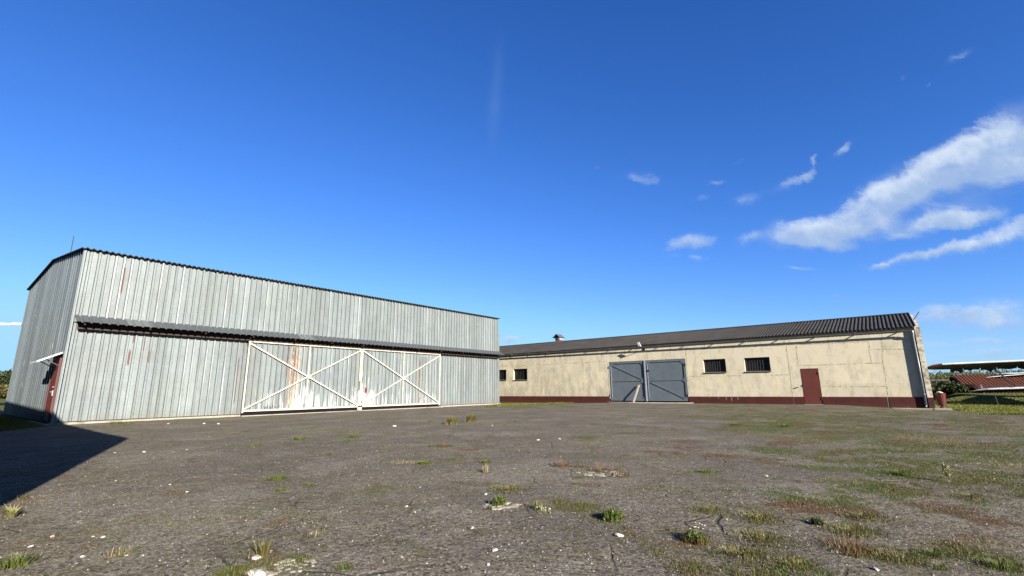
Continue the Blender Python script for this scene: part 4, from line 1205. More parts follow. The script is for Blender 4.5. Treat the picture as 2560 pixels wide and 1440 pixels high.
# floodlight on a short arm under the eave
fl = MB(); fl.tube([(-16.15, 0.0, 4.02), (-16.18, -0.35, 4.10), (-16.2, -0.72, 4.24)], 0.022, 6)
flo = fl.build('floodlight', 'black', ware)
mb = MB(); mb.box(-16.20, -16.06, -0.06, -0.0, 3.96, 4.10); mb.build('junction_box', 'black', flo)
mb = MB()
q = [(-16.36, -0.78, 4.50), (-16.20, -0.78, 4.54), (-16.10, -0.66, 4.22), (-16.26, -0.66, 4.18)]
mb.face(q); mb.face([(a, b_ + 0.10, c) for a, b_, c in q][::-1])
for i in range(4):
    a, b_ = q[i], q[(i + 1) % 4]
    mb.face([a, (a[0], a[1] + 0.10, a[2]), (b_[0], b_[1] + 0.10, b_[2]), b_])
mb.build('lamp_head', 'white', flo)
# bird shaped iron hook left of the door
mb = MB(); mb.tube([(-6.30, -0.01, 1.00), (-6.22, -0.05, 1.03), (-6.10, -0.05, 1.06)], [0.02, 0.035, 0.01], 6); mb.build('wall_hook', 'black', ware)

# concrete apron along the right end and the gate threshold
mb = MB()
mb.box(-1.6, 0.12, -0.75, -0.04, -0.6, -0.13); mb.box(0.14, 0.85, -0.78, 0.05, -0.6, -0.12); mb.box(0.23, 0.8, 0.05, 1.2, -0.6, -0.14)
ap = mb.build('concrete_kerb', 'concrete'); ap.matrix_world = Matrix.Translation((WA[0], WA[1], 0)) @ Matrix.Rotation(-HZ, 4, 'Z')
tag(ap, kind='structure')
mb = MB()
mb.prism([(-19.6, -0.05), (-18.9, -0.75), (-17.2, -1.15), (-15.5, -1.0), (-13.6, -0.55), (-12.7, -0.05)], 2, -0.3, 0.045)
th = mb.build('concrete_threshold', 'concrete'); th.matrix_world = ap.matrix_world.copy()
tag(th, kind='structure')

WM = ap.matrix_world.copy()
# plank that props the gate shut
mb = MB(); mb.bar((-16.90, -0.86, 0.045), (-16.70, -0.07, 1.33), 0.13, 0.045, (0, -1, 0.3))
pl = mb.build('timber_prop', 'wood_grey'); pl.matrix_world = WM
tag(pl, 'bleached timber plank propped against the blue grey warehouse gate', 'plank')

# red bin at the warehouse corner
bin_o = thing('waste_bin', 'small red litter bin standing at the right corner of the warehouse', 'bin', tuple(WM @ Vector((0.56, 0.62, -0.14))), 0)
mb = MB()
mb.tube([(0, 0, 0.14), (0, 0, 0.80)], [0.17, 0.235], 14); mb.build('bucket', 'red', bin_o, smooth=False)
mb = MB()
for i in range(14):
    a = 2 * math.pi * i / 14; b = 2 * math.pi * (i + 1) / 14
    mb.tube([(0.245 * math.cos(a), 0.245 * math.sin(a), 0.80), (0.245 * math.cos(b), 0.245 * math.sin(b), 0.80)], 0.014, 6)
mb.build('rim', 'red', bin_o)
mb = MB(); mb.tube([(0, 0, 0.0), (0, 0, 0.15)], [0.14, 0.05], 8); mb.build('foot', 'track', bin_o)
mb = MB(); mb.tube([(0.0, 0.0, 0.80), (0.02, 0.01, 0.86), (0.03, 0.0, 0.90)], [0.17, 0.12, 0.03], 10); mb.build('rubbish', 'white', bin_o, smooth=True)

# ------------------------------------------------------------------ building left behind the viewer that throws the corner shadow
TA = math.tan(R(SUN_EL))
SX, SY = -9.49, 12.08
LB = 13.2
bx, by = SX + math.sin(R(SUN_AZ)) * LB, SY + math.cos(R(SUN_AZ)) * LB
BH = LB * TA
store = thing('store_building', 'grey block store whose corner shadow falls on the yard at the left', 'building', (bx, by, 0), R(90 - 129.4))
# local +x points to bearing 128.4 ; the building lies towards -x and -y
mb = MB(); mb.box(-34, 0, -14, 0, -0.3, BH - 0.12); mb.build('wall', 'yard_wall', store)
mb = MB(); mb.box(-34.2, 0.0, -14.2, 0.0, BH - 0.12, BH); mb.build('roof', 'roof_grey', store)
mb = MB(); mb.box(-12, -11, -0.01, 0.03, 0, 2.1); mb.build('door', 'oxide_door', store)
for xx in (-6, -18, -25):
    mb = MB(); mb.box(xx, xx + 1.4, -0.01, 0.02, 1.2, 2.2); mb.build('window', 'glass', store)

# ------------------------------------------------------------------ right background: biplane, rusty sheet shelter, fence, maize
def airfoil_wing(mb, a, b, chord, thick, pitch, mi_top=0, mi_bot=1, taper=1.0, nseg=10, round_a=True, tipm=None):
    """wing from a to b (leading edge line); chord direction = away from the viewer, nose up"""
    a, b = Vector(a), Vector(b)
    ax = (b - a); ln = ax.length; ax.normalize()
    back = Vector((0, 0, 1)).cross(ax); back.normalize()
    if back.y < 0: back = -back
    cdir = (back * math.cos(pitch) - Vector((0, 0, 1)) * math.sin(pitch))
    ndir = ax.cross(cdir)
    if ndir.z < 0: ndir = -ndir
    prof_t = [(0.0, 0.0), (0.015, 0.40), (0.06, 0.70), (0.18, 0.95), (0.35, 1.0), (0.65, 0.65), (1.0, 0.06)]
    prof_b = [(0.0, 0.0), (0.015, -0.22), (0.08, -0.32), (0.35, -0.30), (0.7, -0.15), (1.0, 0.0)]
    secs = []
    for i in range(nseg + 1):
        t = i / nseg
        u = (t ** 1.6) if round_a else t
        c = chord; off = 0
        if round_a:
            d = u * ln
            if d < 1.1:
                k = math.sqrt(max(0.0, 1 - (1 - d / 1.1) ** 2)); c = chord * (0.15 + 0.85 * k); off = (chord - c) * 0.45
        p = a + ax * (u * ln)
        th = thick * (c / chord)
        secs.append(([p + cdir * (off + c * q[0]) + ndir * th * q[1] for q in prof_t],
                     [p + cdir * (off + c * q[0]) + ndir * th * q[1] for q in prof_b], u * ln))
    for (t0, b0, d0), (t1, b1, d1) in zip(secs, secs[1:]):
        tm = 2 if (tipm and d1 < tipm) else mi_top
        bm = 2 if (tipm and d1 < tipm) else mi_bot
        for i in range(len(prof_t) - 1):
            mb.face([t0[i], t1[i], t1[i + 1], t0[i + 1]], tm)
        for i in range(len(prof_b) - 1):
            mb.face([b0[i], b0[i + 1], b1[i + 1], b1[i]], (mi_top if i == 0 else bm) if not (tipm and d1 < tipm) else 2)
    mb.face(secs[-1][0] + secs[-1][1][::-1][:-1], mi_bot)
    mb.face(secs[0][0] + secs[0][1][::-1][:-1], 2 if tipm else mi_top)
    return cdir, ndir, ax


BR = (34.8, 27.0)          # biplane fuselage, beyond the right edge of the picture
GZR = -0.19
bip = thing('biplane', 'derelict biplane with white wing edges and a faded red wing tip', 'aeroplane', (BR[0], BR[1], GZR))
SPAN = Vector((0.883, -0.469, 0)); BACK = Vector((0.469, 0.883, 0))


def W(t, c, z):
    """t metres along the span from the upper tip, c metres behind the leading edge"""
    p = Vector((27.3, 31.0, 0)) + SPAN * t + BACK * c
    return (p.x - BR[0], p.y - BR[1], z - GZR)


def zu(t): return 2.40 + 0.024 * t
mb = MB()
airfoil_wing(mb, W(0, 0, zu(0)), W(17, 0, zu(17)), 2.4, 0.15, R(7), tipm=0.95, nseg=16)
uw_ = mb.build('upper_wing', ['wing_white', 'wing_dark', 'wing_red'], bip)
mb = MB(); rf = random.Random(8)      # drooping ragged flaps under the rear of the upper wing
tt = 1.5
while tt < 16:
    L = 0.5 + rf.random() * 0.7; dd_ = 0.06 + rf.random() * 0.20
    z0 = zu(tt) - 0.27
    n = 5
    top = [W(tt + L * i / n, 2.2, z0 + 0.12 + L * i / n * 0.024) for i in range(n + 1)]
    bot = [W(tt + L * i / n, 2.32, z0 - dd_ * (0.5 + 0.8 * rf.random())) for i in range(n + 1)]
    m_ = 0 if rf.random() < 0.82 else 1
    for i in range(n):
        mb.face([top[i], top[i + 1], bot[i + 1], bot[i]], m_)
    tt += L + 0.03
mb.build('flap', ['wing_dark', 'wing_white'], uw_)
mb = MB()
airfoil_wing(mb, W(2.0, 0.1, 0.80), W(15, 0.1, 1.25), 2.0, 0.13, R(7), nseg=14)
mb.build('lower_wing', ['wing_white', 'wing_dark', 'wing_dark'], bip)
mb = MB(); mb.bar(W(3.95, 0.5, 0.92), W(3.05, 0.7, zu(3.0) - 0.12), 0.05, 0.10); mb.build('wing_strut', 'track', bip)
mb = MB(); mb.bar(W(2.95, 0.4, -0.2), W(2.85, 0.4, 0.80), 0.035, 0.035); mb.build('wing_prop', 'track', bip)
mb = MB(); mb.bar(W(3.6, 0.3, 0.94), W(4.3, 0.6, 0.98), 0.35, 0.05); mb.build('strut_fairing', 'wing_dark', bip)
mb = MB()
mb.tube([W(8.5, -2.2, 1.9), W(8.5, -1.9, 1.9), W(8.5, 0, 1.7), W(8.5, 3, 1.75), W(8.5, 8, 1.6)], [0.55, 0.8, 0.95, 0.75, 0.22], 16)
mb.build('fuselage', 'wing_white', bip, smooth=True)
mb = MB()
airfoil_wing(mb, W(5.1, 7.0, 1.85), W(11.9, 7.0, 1.95), 1.4, 0.09, R(2), nseg=8); mb.build('tailplane', ['wing_white', 'wing_dark', 'wing_dark'], bip)
mb = MB()
q = [W(8.5, 7.2, 1.7), W(8.5, 8.6, 1.7), W(8.5, 8.7, 3.4), W(8.5, 8.0, 3.5)]
o_ = SPAN * 0.05
mb.face([Vector(p) - o_ for p in q]); mb.face([Vector(p) + o_ for p in q][::-1])
for i in range(4):
    mb.face([Vector(q[i]) - o_, Vector(q[i]) + o_, Vector(q[(i + 1) % 4]) + o_, Vector(q[(i + 1) % 4]) - o_])
mb.build('tail_fin', 'wing_white', bip)
for t0 in (7.1, 9.8):
    mb = MB(); mb.tube([W(t0, -0.6, 0.18), W(t0 + 0.22, -0.6, 0.18)], 0.37, 14); mb.build('wheel', 'black', bip)
    mb = MB(); mb.bar(W(t0 + 0.1, -0.6, 0.2), W(8.5, -0.2, 1.2), 0.1, 0.1); mb.build('wheel_leg', 'wing_white', bip)

SH = (37.6, 40.0, 0.42)
sh = thing('sheet_shelter', 'low rust red corrugated sheet shelter behind the biplane', 'shelter', SH)
mb = MB(); wave_roof(mb, 0.0, 16.0, (0.0, 0.70), (0.85, 1.52), 0.30, 0.075, 0.015, 6); mb.build('upper_sheet', 'rust_sheet', sh)
mb = MB(); wave_roof(mb, 0.75, 16.0, (-0.85, 0.06), (-0.03, 0.68), 0.30, 0.075, 0.015, 6); mb.build('lower_sheet', 'rust_pink', sh)
mb = MB(); mb.prism([(-0.8, -0.3), (1.1, -0.3), (1.05, 1.36), (0.80, 1.38), (-0.02, 0.60)], 0, -0.05, 0.01); mb.build('end_panel', 'fence', sh)
mb = MB(); mb.prism([(-0.84, -0.3), (-0.05, -0.3), (-0.05, 0.60), (-0.84, 0.02)], 0, 0.68, 0.72); mb.build('end_panel', 'rust_pink', sh)
mb = MB(); mb.bar((0.72, -0.93, -0.3), (0.62, -0.86, 0.70), 0.14, 0.06); mb.build('post', 'wood_grey', sh)
mb = MB(); mb.box(0.0, 16.0, 1.1, 1.15, -0.3, 1.30); mb.build('back_panel', 'fence', sh)
lw = thing('loose_wing_panel', 'long white edged dark wing panel lying across the rust red shelter', 'wing', (40.0, 40.2, 1.72))
mb = MB()
airfoil_wing(mb, (0, 0, 0.0), (9, -0.2, 0.62), 1.3, 0.07, R(8), nseg=12)
mb.build('wing_skin', ['wing_white', 'wing_dark', 'wing_dark'], lw)
mb = MB(); mb.bar((7.0, 0.8, 0.35), (7.0, 0.9, -1.5), 0.1, 0.1); mb.build('trestle', 'wood_grey', lw)

fe = thing('board_fence', 'dark weathered board fence between the warehouse and the rust red shelter', 'fence', (35.0, 41.0, 0.46))
mb = MB()
rf = random.Random(3)
x = -4.0
while x < 2.9:
    w = 0.16 + rf.random() * 0.05
    mb.box(x, x + w, 0, 0.03, -0.4, 1.0 + rf.random() * 0.12); x += w + 0.015
mb.build('boards', 'fence', fe)
mb = MB(); mb.box(-4.0, 2.9, -0.06, -0.005, 1.0, 1.11); mb.build('top_rail', 'track', fe)
for xx in (-3.9, -1.6, 0.6, 2.8):
    mb = MB(); mb.box(xx, xx + 0.1, 0.035, 0.13, -0.4, 1.2); mb.build('post', 'fence', fe)


def leaf_cloud(n, fn, size, mat, name, parent=None, r=None, flat=0.5):
    """n leaf quads placed by fn(k)->(n,3)"""
    r = r or rng
    P = fn(n)
    d = r.normal(size=(n, 3)); d /= np.linalg.norm(d, axis=1)[:, None]
    u = np.cross(d, r.normal(size=(n, 3))); u /= np.linalg.norm(u, axis=1)[:, None]
    w = np.cross(d, u)
    s = size * (0.5 + r.random(n))
    a = (u * s[:, None]); b = (w * (s * flat)[:, None])
    V = np.stack([P - a, P - b, P + a, P + b], 1).reshape(-1, 3)
    F = np.arange(n * 4).reshape(-1, 4)
    return np_mesh(name, V, F, mat, parent)


def bush_points(c, rad, lumps, r):
    L = []
    for i in range(lumps):
        d = r.normal(size=3); d /= np.linalg.norm(d); d[2] = abs(d[2]) * 0.9 - 0.15
        L.append((np.array(c) + d * np.array(rad) * (0.45 + 0.4 * r.random()), (0.30 + 0.30 * r.random()) * np.array(rad)))
    def fn(n):
        out = np.zeros((n, 3)); k = r.integers(0, lumps, n)
        cc = np.array([l[0] for l in L]); rr = np.array([l[1] for l in L])
        d = r.normal(size=(n, 3)); d /= np.linalg.norm(d, axis=1)[:, None]
        return cc[k] + d * rr[k] * (0.55 + 0.5 * r.random(n))[:, None]
    return fn


def tree(name, label, x, y, z, rx, rz, hc, n, size, mat, seed, cat='tree', group=None):
    t = thing(name, label, cat, (x, y, z), 0, group)
    r = np.random.default_rng(seed)
    leaf_cloud(n, bush_points((0, 0, hc), (rx, rx, rz), 26, r), size, mat, 'crown', t, r)
    mb = MB()
    mb.tube([(0, 0, -0.3), (0.1, 0, hc * 0.5), (0.0, 0.1, hc)], [0.22, 0.16, 0.07], 7)
    for i in range(5):
        a = i * 1.3
        mb.tube([(0.05, 0, hc * (0.4 + 0.08 * i)), (math.cos(a) * rx * 0.6, math.sin(a) * rx * 0.6, hc + rz * 0.25)], [0.08, 0.03], 5)
    mb.build('trunk', 'bark', t)
    return t


tree('tree', 'dark round tree above the hedge beyond the left end of the hangar', -63.0, 58.0, 0, 3.0, 1.9, 2.2, 7000, 0.20, 'leaf_dark', 2)
tree('bush', 'olive bush in front of the dark tree beyond the left end of the hangar', -58.5, 52.0, -0.1, 3.4, 1.3, 1.3, 7000, 0.17, 'leaf_olive', 3, 'bush')
tree('bush', 'dark low bush in front of the board fence left of the rust red shelter', 34.9, 39.9, 0.40, 1.5, 0.65, 0.5, 6000, 0.09, 'leaf_dark', 5, 'bush')
tree('bush', 'small dark bush against the left end of the rust red shelter', 36.9, 40.2, 0.42, 0.8, 0.5, 0.4, 3500, 0.08, 'leaf_dark', 6, 'bush')

# maize field
n = 5200
px = rng.uniform(32, 110, n); py = 47 + rng.random(n) ** 1.3 * 30
P = np.stack([px, py, np.full(n, 0.5)], 1)
VV, FF = [], []
off = 0
hst = 1.55 + 0.35 * rng.random(n) + 0.35 * fbm(px * 0.3, py * 0.3, 2)
V, F = blades(P, hst, np.full(n, 0.05), R(5) + 0 * px); VV.append(V); FF.append(F + off); off += len(V)
for k in range(6):
    zz = hst * (0.25 + 0.13 * k)
    Q = P + np.stack([0 * px, 0 * px, zz], 1)
    V, F = blades(Q, 0.45 + 0.35 * rng.random(n), 0.07 + 0.03 * rng.random(n), R(55) + R(60) * rng.random(n), bend=0.7)
    VV.append(V); FF.append(F + off); off += len(V)
mz = np_mesh('maize_field', np.concatenate(VV), np.concatenate(FF), 'leaf_maize')
tag(mz, 'standing green maize crop beyond the fence at the right', 'maize', kind='stuff')


# ------------------------------------------------------------------ single weeds and stones
def plant_mesh(kind, seed):
    r = np.random.default_rng(seed)
    VV, FF, MI = [], [], []
    off = [0]
    mats = []

    def add(P, h, w, lean, mat, az=None, bend=0.5):
        if mat not in mats: mats.append(mat)
        V, F = blades(np.array(P, float), np.array(h, float), np.array(w, float), np.array(lean, float), az, bend, r)
        VV.append(V); FF.append(F + off[0]); MI.append(np.full(len(F), mats.index(mat))); off[0] += len(V)

    def tuft(n, rad, h, w, mat, lean=(10, 60)):
        a = r.random(n) * 2 * math.pi; q = rad * np.sqrt(r.random(n))
        P = np.stack([q * np.cos(a), q * np.sin(a), np.full(n, -0.003)], 1)
        add(P, h * (0.45 + 0.6 * r.random(n)), w * (0.7 + 0.6 * r.random(n)), R(lean[0]) + R(lean[1] - lean[0]) * r.random(n) * (0.4 + 0.6 * q / rad), mat, a + r.normal(0, 0.5, n))

    def blobs(n, c, rad, s, mat):
        d = r.normal(size=(n, 3)); d /= np.linalg.norm(d, axis=1)[:, None]
        P = np.array(c) + d * np.array(rad) * (r.random(n) ** 0.4)[:, None]
        P[:, 2] = np.abs(P[:, 2])
        add(P, s * (0.6 + 0.8 * r.random(n)), s * 0.55 * (0.7 + 0.6 * r.random(n)), R(20) + R(80) * r.random(n), mat)

    def stems(n, rad, h, mat, head=None, hs=0.012):
        a = r.random(n) * 2 * math.pi; q = rad * np.sqrt(r.random(n))
        P = np.stack([q * np.cos(a), q * np.sin(a), 0 * a], 1)
        hh = h * (0.6 + 0.5 * r.random(n)); ln = R(5) + R(22) * r.random(n)
        add(P, hh, np.full(n, 0.004), ln, mat, a, 0.3)
        if head:
            tip = P + np.stack([np.cos(a) * np.sin(ln * 0.6) * hh, np.sin(a) * np.sin(ln * 0.6) * hh, np.cos(ln * 0.6) * hh], 1)
            for i in range(n):
                k = 8
                aa = np.arange(k) / k * 2 * math.pi
                add(np.repeat(tip[i:i + 1], k, 0), np.full(k, hs), np.full(k, hs * 0.6), np.full(k, R(80)), head, aa, 0.3)

    if kind == 'bush':
        blobs(420, (0, 0, 0.035), (0.125, 0.085, 0.065), 0.032, 'leaf_green'); tuft(60, 0.1, 0.10, 0.012, 'leaf_green')
    elif kind == 'leafy':
        blobs(330, (0, 0, 0.05), (0.10, 0.07, 0.065), 0.028, 'leaf_green'); tuft(50, 0.09, 0.10, 0.010, 'leaf_green', (5, 65)); tuft(26, 0.09, 0.09, 0.008, 'leaf_pale', (5, 65))
    elif kind == 'leafy2':
        tuft(9, 0.02, 0.12, 0.016, 'leaf_green', (25, 80)); tuft(14, 0.03, 0.06, 0.01, 'leaf_red', (20, 80))
    elif kind == 'stem':
        tuft(50, 0.05, 0.10, 0.010, 'leaf_pale', (5, 55)); tuft(30, 0.05, 0.08, 0.009, 'leaf_green')
    elif kind == 'daisy':
        tuft(40, 0.09, 0.05, 0.010, 'leaf_pale', (20, 80)); stems(10, 0.08, 0.05, 'leaf_pale', 'petal', 0.016)
    elif kind == 'flower':
        tuft(260, 0.13, 0.085, 0.010, 'leaf_olive', (5, 70)); blobs(150, (0, 0, 0.04), (0.12, 0.08, 0.05), 0.028, 'leaf_green')
        tuft(80, 0.14, 0.07, 0.006, 'leaf_red', (20, 75)); stems(9, 0.11, 0.14, 'leaf_pale', 'petal', 0.016)
    elif kind == 'dry_rosette':
        n = 34
        a = r.random(n) * 2 * math.pi
        P = np.stack([0.02 * np.cos(a), 0.02 * np.sin(a), 0 * a], 1)
        add(P, 0.11 + 0.09 * r.random(n), 0.020 + 0.014 * r.random(n), R(45) + R(40) * r.random(n), 'leaf_pale', a, 0.4)
        tuft(60, 0.14, 0.04, 0.008, 'leaf_tan', (40, 90))
    elif kind == 'spiky':
        tuft(42, 0.035, 0.13, 0.010, 'leaf_olive', (5, 60)); tuft(40, 0.09, 0.05, 0.006, 'leaf_red', (30, 85)); tuft(14, 0.02, 0.10, 0.008, 'leaf_tan', (5, 50))
    elif kind == 'grass':
        tuft(150, 0.08, 0.062, 0.005, 'leaf_green', (8, 75)); tuft(90, 0.12, 0.04, 0.005, 'leaf_olive', (20, 82))
    elif kind == 'grass_s':
        tuft(70, 0.05, 0.045, 0.004, 'leaf_green', (8, 78)); tuft(50, 0.09, 0.032, 0.004, 'leaf_olive', (20, 82))
    elif kind == 'dry':
        tuft(60, 0.04, 0.13, 0.006, 'leaf_tan', (5, 45)); tuft(40, 0.09, 0.05, 0.006, 'leaf_olive', (30, 80))
    elif kind == 'dry_s':
        tuft(60, 0.08, 0.05, 0.005, 'leaf_tan', (15, 75)); tuft(20, 0.08, 0.05, 0.005, 'leaf_olive')
    elif kind == 'ytuft':
        tuft(220, 0.16, 0.30, 0.014, 'leaf_olive', (3, 35)); tuft(60, 0.26, 0.12, 0.012, 'leaf_tan', (10, 70))
    elif kind == 'otuft':
        tuft(330, 0.19, 0.030, 0.0045, 'leaf_olive', (25, 85)); tuft(70, 0.08, 0.048, 0.0045, 'leaf_olive', (8, 65)); tuft(80, 0.17, 0.028, 0.0045, 'leaf_green', (25, 85)); tuft(90, 0.22, 0.032, 0.004, 'leaf_tan', (30, 85))
    elif kind == 'dark':
        blobs(120, (0, 0, 0.02), (0.10, 0.05, 0.04), 0.03, 'leaf_dark')
    elif kind == 'pale':
        stems(14, 0.04, 0.27, 'leaf_pale'); blobs(90, (0, 0, 0.13), (0.05, 0.05, 0.11), 0.035, 'leaf_pale')
    elif kind == 'redtall':
        stems(16, 0.10, 0.24, 'leaf_red'); tuft(150, 0.17, 0.06, 0.007, 'leaf_red', (15, 80)); tuft(40, 0.16, 0.05, 0.006, 'leaf_olive', (20, 80))
    V = np.concatenate(VV); F = np.concatenate(FF); mi = np.concatenate(MI)
    return V, F, mats, mi


NAMES = {'bush': ('weed', 'bright green leafy weed cushion right of the white concrete scraps', 'weed'),
         'leafy': ('weed', 'upright green leafy weed growing behind the broken white concrete', 'weed'),
         'leafy2': ('weed', 'single long leaved rosette in front of the broken white concrete', 'weed'),
         'stem': ('weed', 'pale yellow green weed just right of the broken white concrete', 'weed'),
         'daisy': ('weed', 'cluster of small cream flowers low on the moss strip', 'flower'),
         'flower': ('flowering_weed', 'bushy green weed with white flower heads near the right foreground', 'weed'),
         'dry_rosette': ('weed', 'pale broad leaved rosette at the left edge of the yard', 'weed'),
         'spiky': ('grass_tuft', 'spiky grass tuft behind the big white stone in the foreground', 'grass tuft'),
         'dark': ('weed', 'dark flat weed in the right foreground', 'weed'),
         'pale': ('weed', 'tall thin pale green weed standing alone on the right of the yard', 'weed'),
         'dry': ('grass_tuft', 'straw coloured upright grass tuft in the middle of the yard', 'grass tuft'),
         'grass': ('grass_tuft', 'fresh green grass tuft growing through the asphalt yard', 'grass tuft'),
         'grass_s': ('grass_tuft', 'tiny green grass tuft growing through the asphalt yard', 'grass tuft'),
         'dry_s': ('grass_tuft', 'small flattened straw coloured grass tuft on the asphalt yard', 'grass tuft'),
         'ytuft': ('grass_tuft', 'tall yellowish grass clump on the asphalt in front of the hangar', 'grass tuft'),
         'otuft': ('grass_tuft', 'olive grass clump in the right part of the yard', 'grass tuft'),
         'redtall': ('weed', 'reddish brown weed with thin bare stems on the asphalt yard', 'weed')}
GROUPS = {'grass': 'green grass tufts in the yard', 'grass_s': 'tiny green tufts in the yard', 'dry_s': 'small straw tufts in the yard',
          'ytuft': 'yellowish grass clumps by the hangar', 'otuft': 'olive clumps in the yard', 'redtall': 'reddish weeds in the yard'}
cache = {}
for i, (x, y, k) in enumerate(TUFTS):
    nm, lab, cat = NAMES[k]
    var = i % 3
    if (k, var) not in cache:
        V, F, mats, mi = plant_mesh(k, 100 + 7 * len(cache))
        o = np_mesh(nm, V, F, mats, None, mi)
        cache[(k, var)] = o
    else:
        o = cache[(k, var)].copy(); COL.objects.link(o)
    d = math.hypot(x, y)
    s = {'grass': 1.0 + 0.07 * max(0, d - 6), 'grass_s': 1.0 + 0.07 * max(0, d - 6), 'leafy': 0.62, 'leafy2': 0.7, 'bush': 0.82, 'flower': 0.85, 'dark': 0.8, 'daisy': 0.75}.get(k, 1.0) * random.uniform(0.85, 1.2)
    o.location = (x, y, float(gz(x, y))); o.rotation_euler = (0, 0, random.uniform(0, 6.28)); o.scale = (s, s, s)
    tag(o, lab, cat, GROUPS.get(k))


def stone_mesh(r, seed, flat=0.55):
    q = np.random.default_rng(seed)
    import bmesh
    bm = bmesh.new()
    bmesh.ops.create_icosphere(bm, subdivisions=2, radius=r)
    ph = q.random(6) * 6
    for v in bm.verts:
        n = v.co.normalized()
        k = 1 + 0.22 * math.sin(3 * n.x + ph[0]) + 0.18 * math.sin(4 * n.y + ph[1]) + 0.12 * math.sin(6 * n.z + 5 * n.x + ph[2]) + (q.random() - 0.5) * 0.10
        v.co = Vector((n.x * 1.25, n.y * 0.9, n.z * flat)) * r * k
    me = bpy.data.meshes.new('stone')
    bm.to_mesh(me); bm.free()
    me.materials.append(M['stone'])
    return me


def add_stone(x, y, r, seed, label, group=None):
    o = bpy.data.objects.new('stone', stone_mesh(r, seed))
    COL.objects.link(o)
    o.location = (x, y, float(gz(x, y)) + r * 0.25); o.rotation_euler = (random.uniform(-.2, .2), random.uniform(-.2, .2), random.uniform(0, 6.28))
    return tag(o, label, 'stone', group)


for i, (x, y, r) in enumerate(STONES):
    if i == 0: add_stone(x, y, r, 50, 'large white stone in front of the spiky grass tuft')
    elif i == 1: add_stone(x, y, r, 51, 'broad white stone cut by the lower edge of the picture')
    else: add_stone(x, y, r, 60 + i, 'small white stone lying loose on the asphalt yard', 'loose white stones')
rs = random.Random(77)
for i in range(55):
    rr = 2.9 * (4.0) ** rs.random(); a = R(rs.uniform(-44, 44))
    add_stone(rr * math.sin(a), rr * math.cos(a), rs.uniform(0.003, 0.0065) * (1 + rr * 0.06), 200 + i, 'small white stone lying loose on the asphalt yard', 'loose white stones')

# loose grit: a few thousand tiny chips
n = 9000
rr = 2.6 * (14 / 2.6) ** (rng.random(n) ** 1.1); a = R(-48) + R(96) * rng.random(n)
P = np.stack([rr * np.sin(a), rr * np.cos(a)], 1)
P = np.concatenate([P, gz(P[:, 0], P[:, 1])[:, None]], 1)
s = (0.0022 + 0.0050 * rng.random(n) ** 3)[:, None] * (1 + 0.05 * rr[:, None])
O = np.array([[1, 0, 0], [0, 1, 0], [-1, 0, 0], [0, -1, 0], [0, 0, 0.8]], float)
j = 0.6 + 0.8 * rng.random((n, 5, 1))
V = (P[:, None, :] + O[None] * s[:, None, :] * j).reshape(-1, 3)
b = np.arange(n)[:, None] * 5
F = np.concatenate([b + np.array(t) for t in ((0, 1, 4), (1, 2, 4), (2, 3, 4), (3, 0, 4))], 1).reshape(-1, 3)
M['grit'] = mat_leaf('pale_grit', (0.11, 0.10, 0.088), (0.30, 0.28, 0.25), 0.0)
tag(np_mesh('grit', V, F, 'grit'), 'pale grit scattered over the asphalt yard', 'grit', kind='stuff')


# broken white concrete showing through the asphalt
def slab(x, y, rx, ry, seed, label, holes=0.35, name='concrete_scrap'):
    r = random.Random(seed)
    mb = MB()
    m0 = 17
    mb.prism([(math.cos(6.283 * q / m0) * rx * (0.75 + 0.4 * r.random()), math.sin(6.283 * q / m0) * ry * (0.75 + 0.4 * r.random())) for q in range(m0)], 2, -0.02, 0.0025, 1)
    for i in range(40):
        a = r.random() * 6.28; q = math.sqrt(r.random())
        cx, cy = q * math.cos(a) * rx, q * math.sin(a) * ry
        m = r.randint(6, 9); s = (0.05 + 0.20 * r.random() ** 1.8)
        ph = r.random() * 6.28
        poly = [(cx + math.cos(ph + 6.283 * t / m) * rx * s * (0.6 + 0.6 * r.random()), cy + math.sin(ph + 6.283 * t / m) * ry * s * (0.6 + 0.6 * r.random())) for t in range(m)]
        mb.prism(poly, 2, -0.02, 0.004 + 0.0001 * i + 0.003 * r.random())
    o = mb.build(name, ['concrete_white', 'litter'], None)
    dd = math.atan2(x, y)
    o.location = (x, y, float(gz(x, y))); o.rotation_euler = (0, 0, -dd)
    return tag(o, label, 'concrete')


slab(-0.12, 4.84, 0.17, 0.14, 5, 'broken white concrete showing round the leafy weed in the yard')
slab(1.12, 6.50, 0.30, 0.24, 6, 'pale concrete patch ringed by reddish weeds in the yard')
slab(-1.48, 3.28, 0.20, 0.13, 7, 'crumbled concrete and moss patch at the bottom edge of the yard')

# ------------------------------------------------------------------ sky
w = bpy.data.worlds.new('World')
scene.world = w
w.use_nodes = True
t = NT(w.node_tree)
sky = t.n('ShaderNodeTexSky', sky_type='NISHITA')
sky.sun_disc = False
sky.sun_elevation = R(SUN_EL)
sky.sun_rotation = R(SUN_AZ)
sky.altitude = 100
sky.air_density = 1.0
sky.dust_density = 0.05
sky.ozone_density = 2.2
d = t.coord('Generated')
X, Y, Z = t.xyz(d)
ysafe = t.m('MAXIMUM', Y, 0.05)
uw = t.comb(t.m('DIVIDE', X, ysafe), t.m('DIVIDE', Z, ysafe), 0.0)
uw_x = t.m('DIVIDE', X, ysafe)
Zr = t.m('DIVIDE', Z, ysafe)
wn = t.noise(uw, 6.0, 8, 0.68, out='Color')
uwd = t.v('ADD', uw, t.scale(t.v('SUBTRACT', wn, (0.5, 0.5, 0.5)), (0.13, 0.075, 0.0)))
acc = None; accb = None
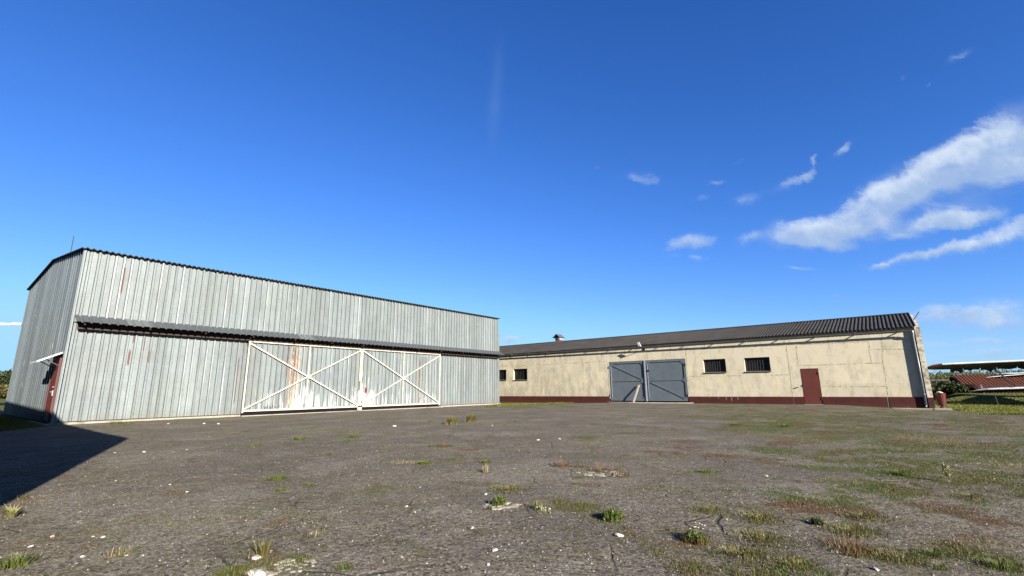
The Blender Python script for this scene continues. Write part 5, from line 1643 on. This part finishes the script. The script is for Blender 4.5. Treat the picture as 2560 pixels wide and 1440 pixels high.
for (cx, cy, a, b, c, e, s) in CLOUDS:
    p = t.v('SUBTRACT', uwd, (cx, cy, 0.0))
    A = t.v('DOT_PRODUCT', p, (a, b, 0.0)); B = t.v('DOT_PRODUCT', p, (c, e, 0.0))
    g = t.m('MULTIPLY', s, t.m('POWER', 0.36, t.m('MULTIPLY_ADD', A, A, t.m('MULTIPLY', B, B))))
    acc = g if acc is None else t.m('ADD', acc, g)
    gb = t.m('MULTIPLY', g, B)
    accb = gb if accb is None else t.m('ADD', accb, gb)
acc = t.m('MULTIPLY', acc, t.map(Y, 0.05, 0.2))
fn = t.noise(t.scale(uw, (1.0, 1.9, 1.0)), 8.0, 10, 0.64, 0.5)
dens = t.m('ADD', t.m('MINIMUM', acc, 1.1), t.m('MULTIPLY', t.m('SUBTRACT', fn, 0.5), 1.9))
dens = t.m('MULTIPLY', dens, t.map(acc, 0.08, 0.35))
alpha = t.map(dens, 0.03, 1.22, 0.0, 0.90)
veil = t.m('MULTIPLY', t.map(acc, 0.02, 0.5, 0.0, 0.22), t.map(t.noise(uw, 4.0, 6, 0.6), 0.35, 0.7))
trail = t.m('MULTIPLY', t.m('POWER', 0.3, t.m('POWER', t.m('DIVIDE', t.m('ADD', t.m('ADD', uw_x, t.m('MULTIPLY', t.m('SUBTRACT', Zr, 0.7), -0.06)), 0.034), 0.016), 2.0)), t.m('MULTIPLY', t.map(Zr, 0.50, 0.66), t.map(Zr, 0.92, 0.68)))
alpha = t.m('MAXIMUM', t.m('MAXIMUM', alpha, veil), t.m('MULTIPLY', trail, 0.055))
hgt = t.m('DIVIDE', accb, t.m('ADD', acc, 0.15))
lit = t.map(t.m('ADD', t.m('MULTIPLY', hgt, 0.55), t.m('MULTIPLY', t.m('SUBTRACT', t.noise(uw, 14.0, 5, 0.6), 0.5), 1.6)), -0.35, 0.6)
ccol = t.mix(lit, (0.098, 0.135, 0.200), (0.185, 0.212, 0.245))
SKY_GAIN = 0.10
sx = t.n('ShaderNodeSeparateColor'); t.put(sx.inputs[0], sky.outputs[0])
EXPO = 2 ** 2.0
def chan(i, gain, gam):          # clear deep-blue air: thinner red and green towards the zenith
    return t.m('MULTIPLY', t.m('POWER', t.m('MULTIPLY', sx.outputs[i], SKY_GAIN * 2.0), gam), gain / EXPO)
cc_ = t.n('ShaderNodeCombineColor')
for i, (g_, p_) in enumerate(((0.47, 1.43), (0.585, 1.11), (1.03, 1.0))): t.put(cc_.inputs[i], t.m('SMOOTH_MIN', chan(i, g_, p_), (0.40, 0.74, 1.06)[i] / EXPO, 0.25 / EXPO))
skyc = cc_.outputs[0]
col = t.mix(alpha, skyc, ccol)
bg = t.n('ShaderNodeBackground')
t.put(bg.inputs[0], col)
bg.inputs[1].default_value = 1.0
o = t.n('ShaderNodeOutputWorld')
t.t.links.new(bg.outputs[0], o.inputs[0])
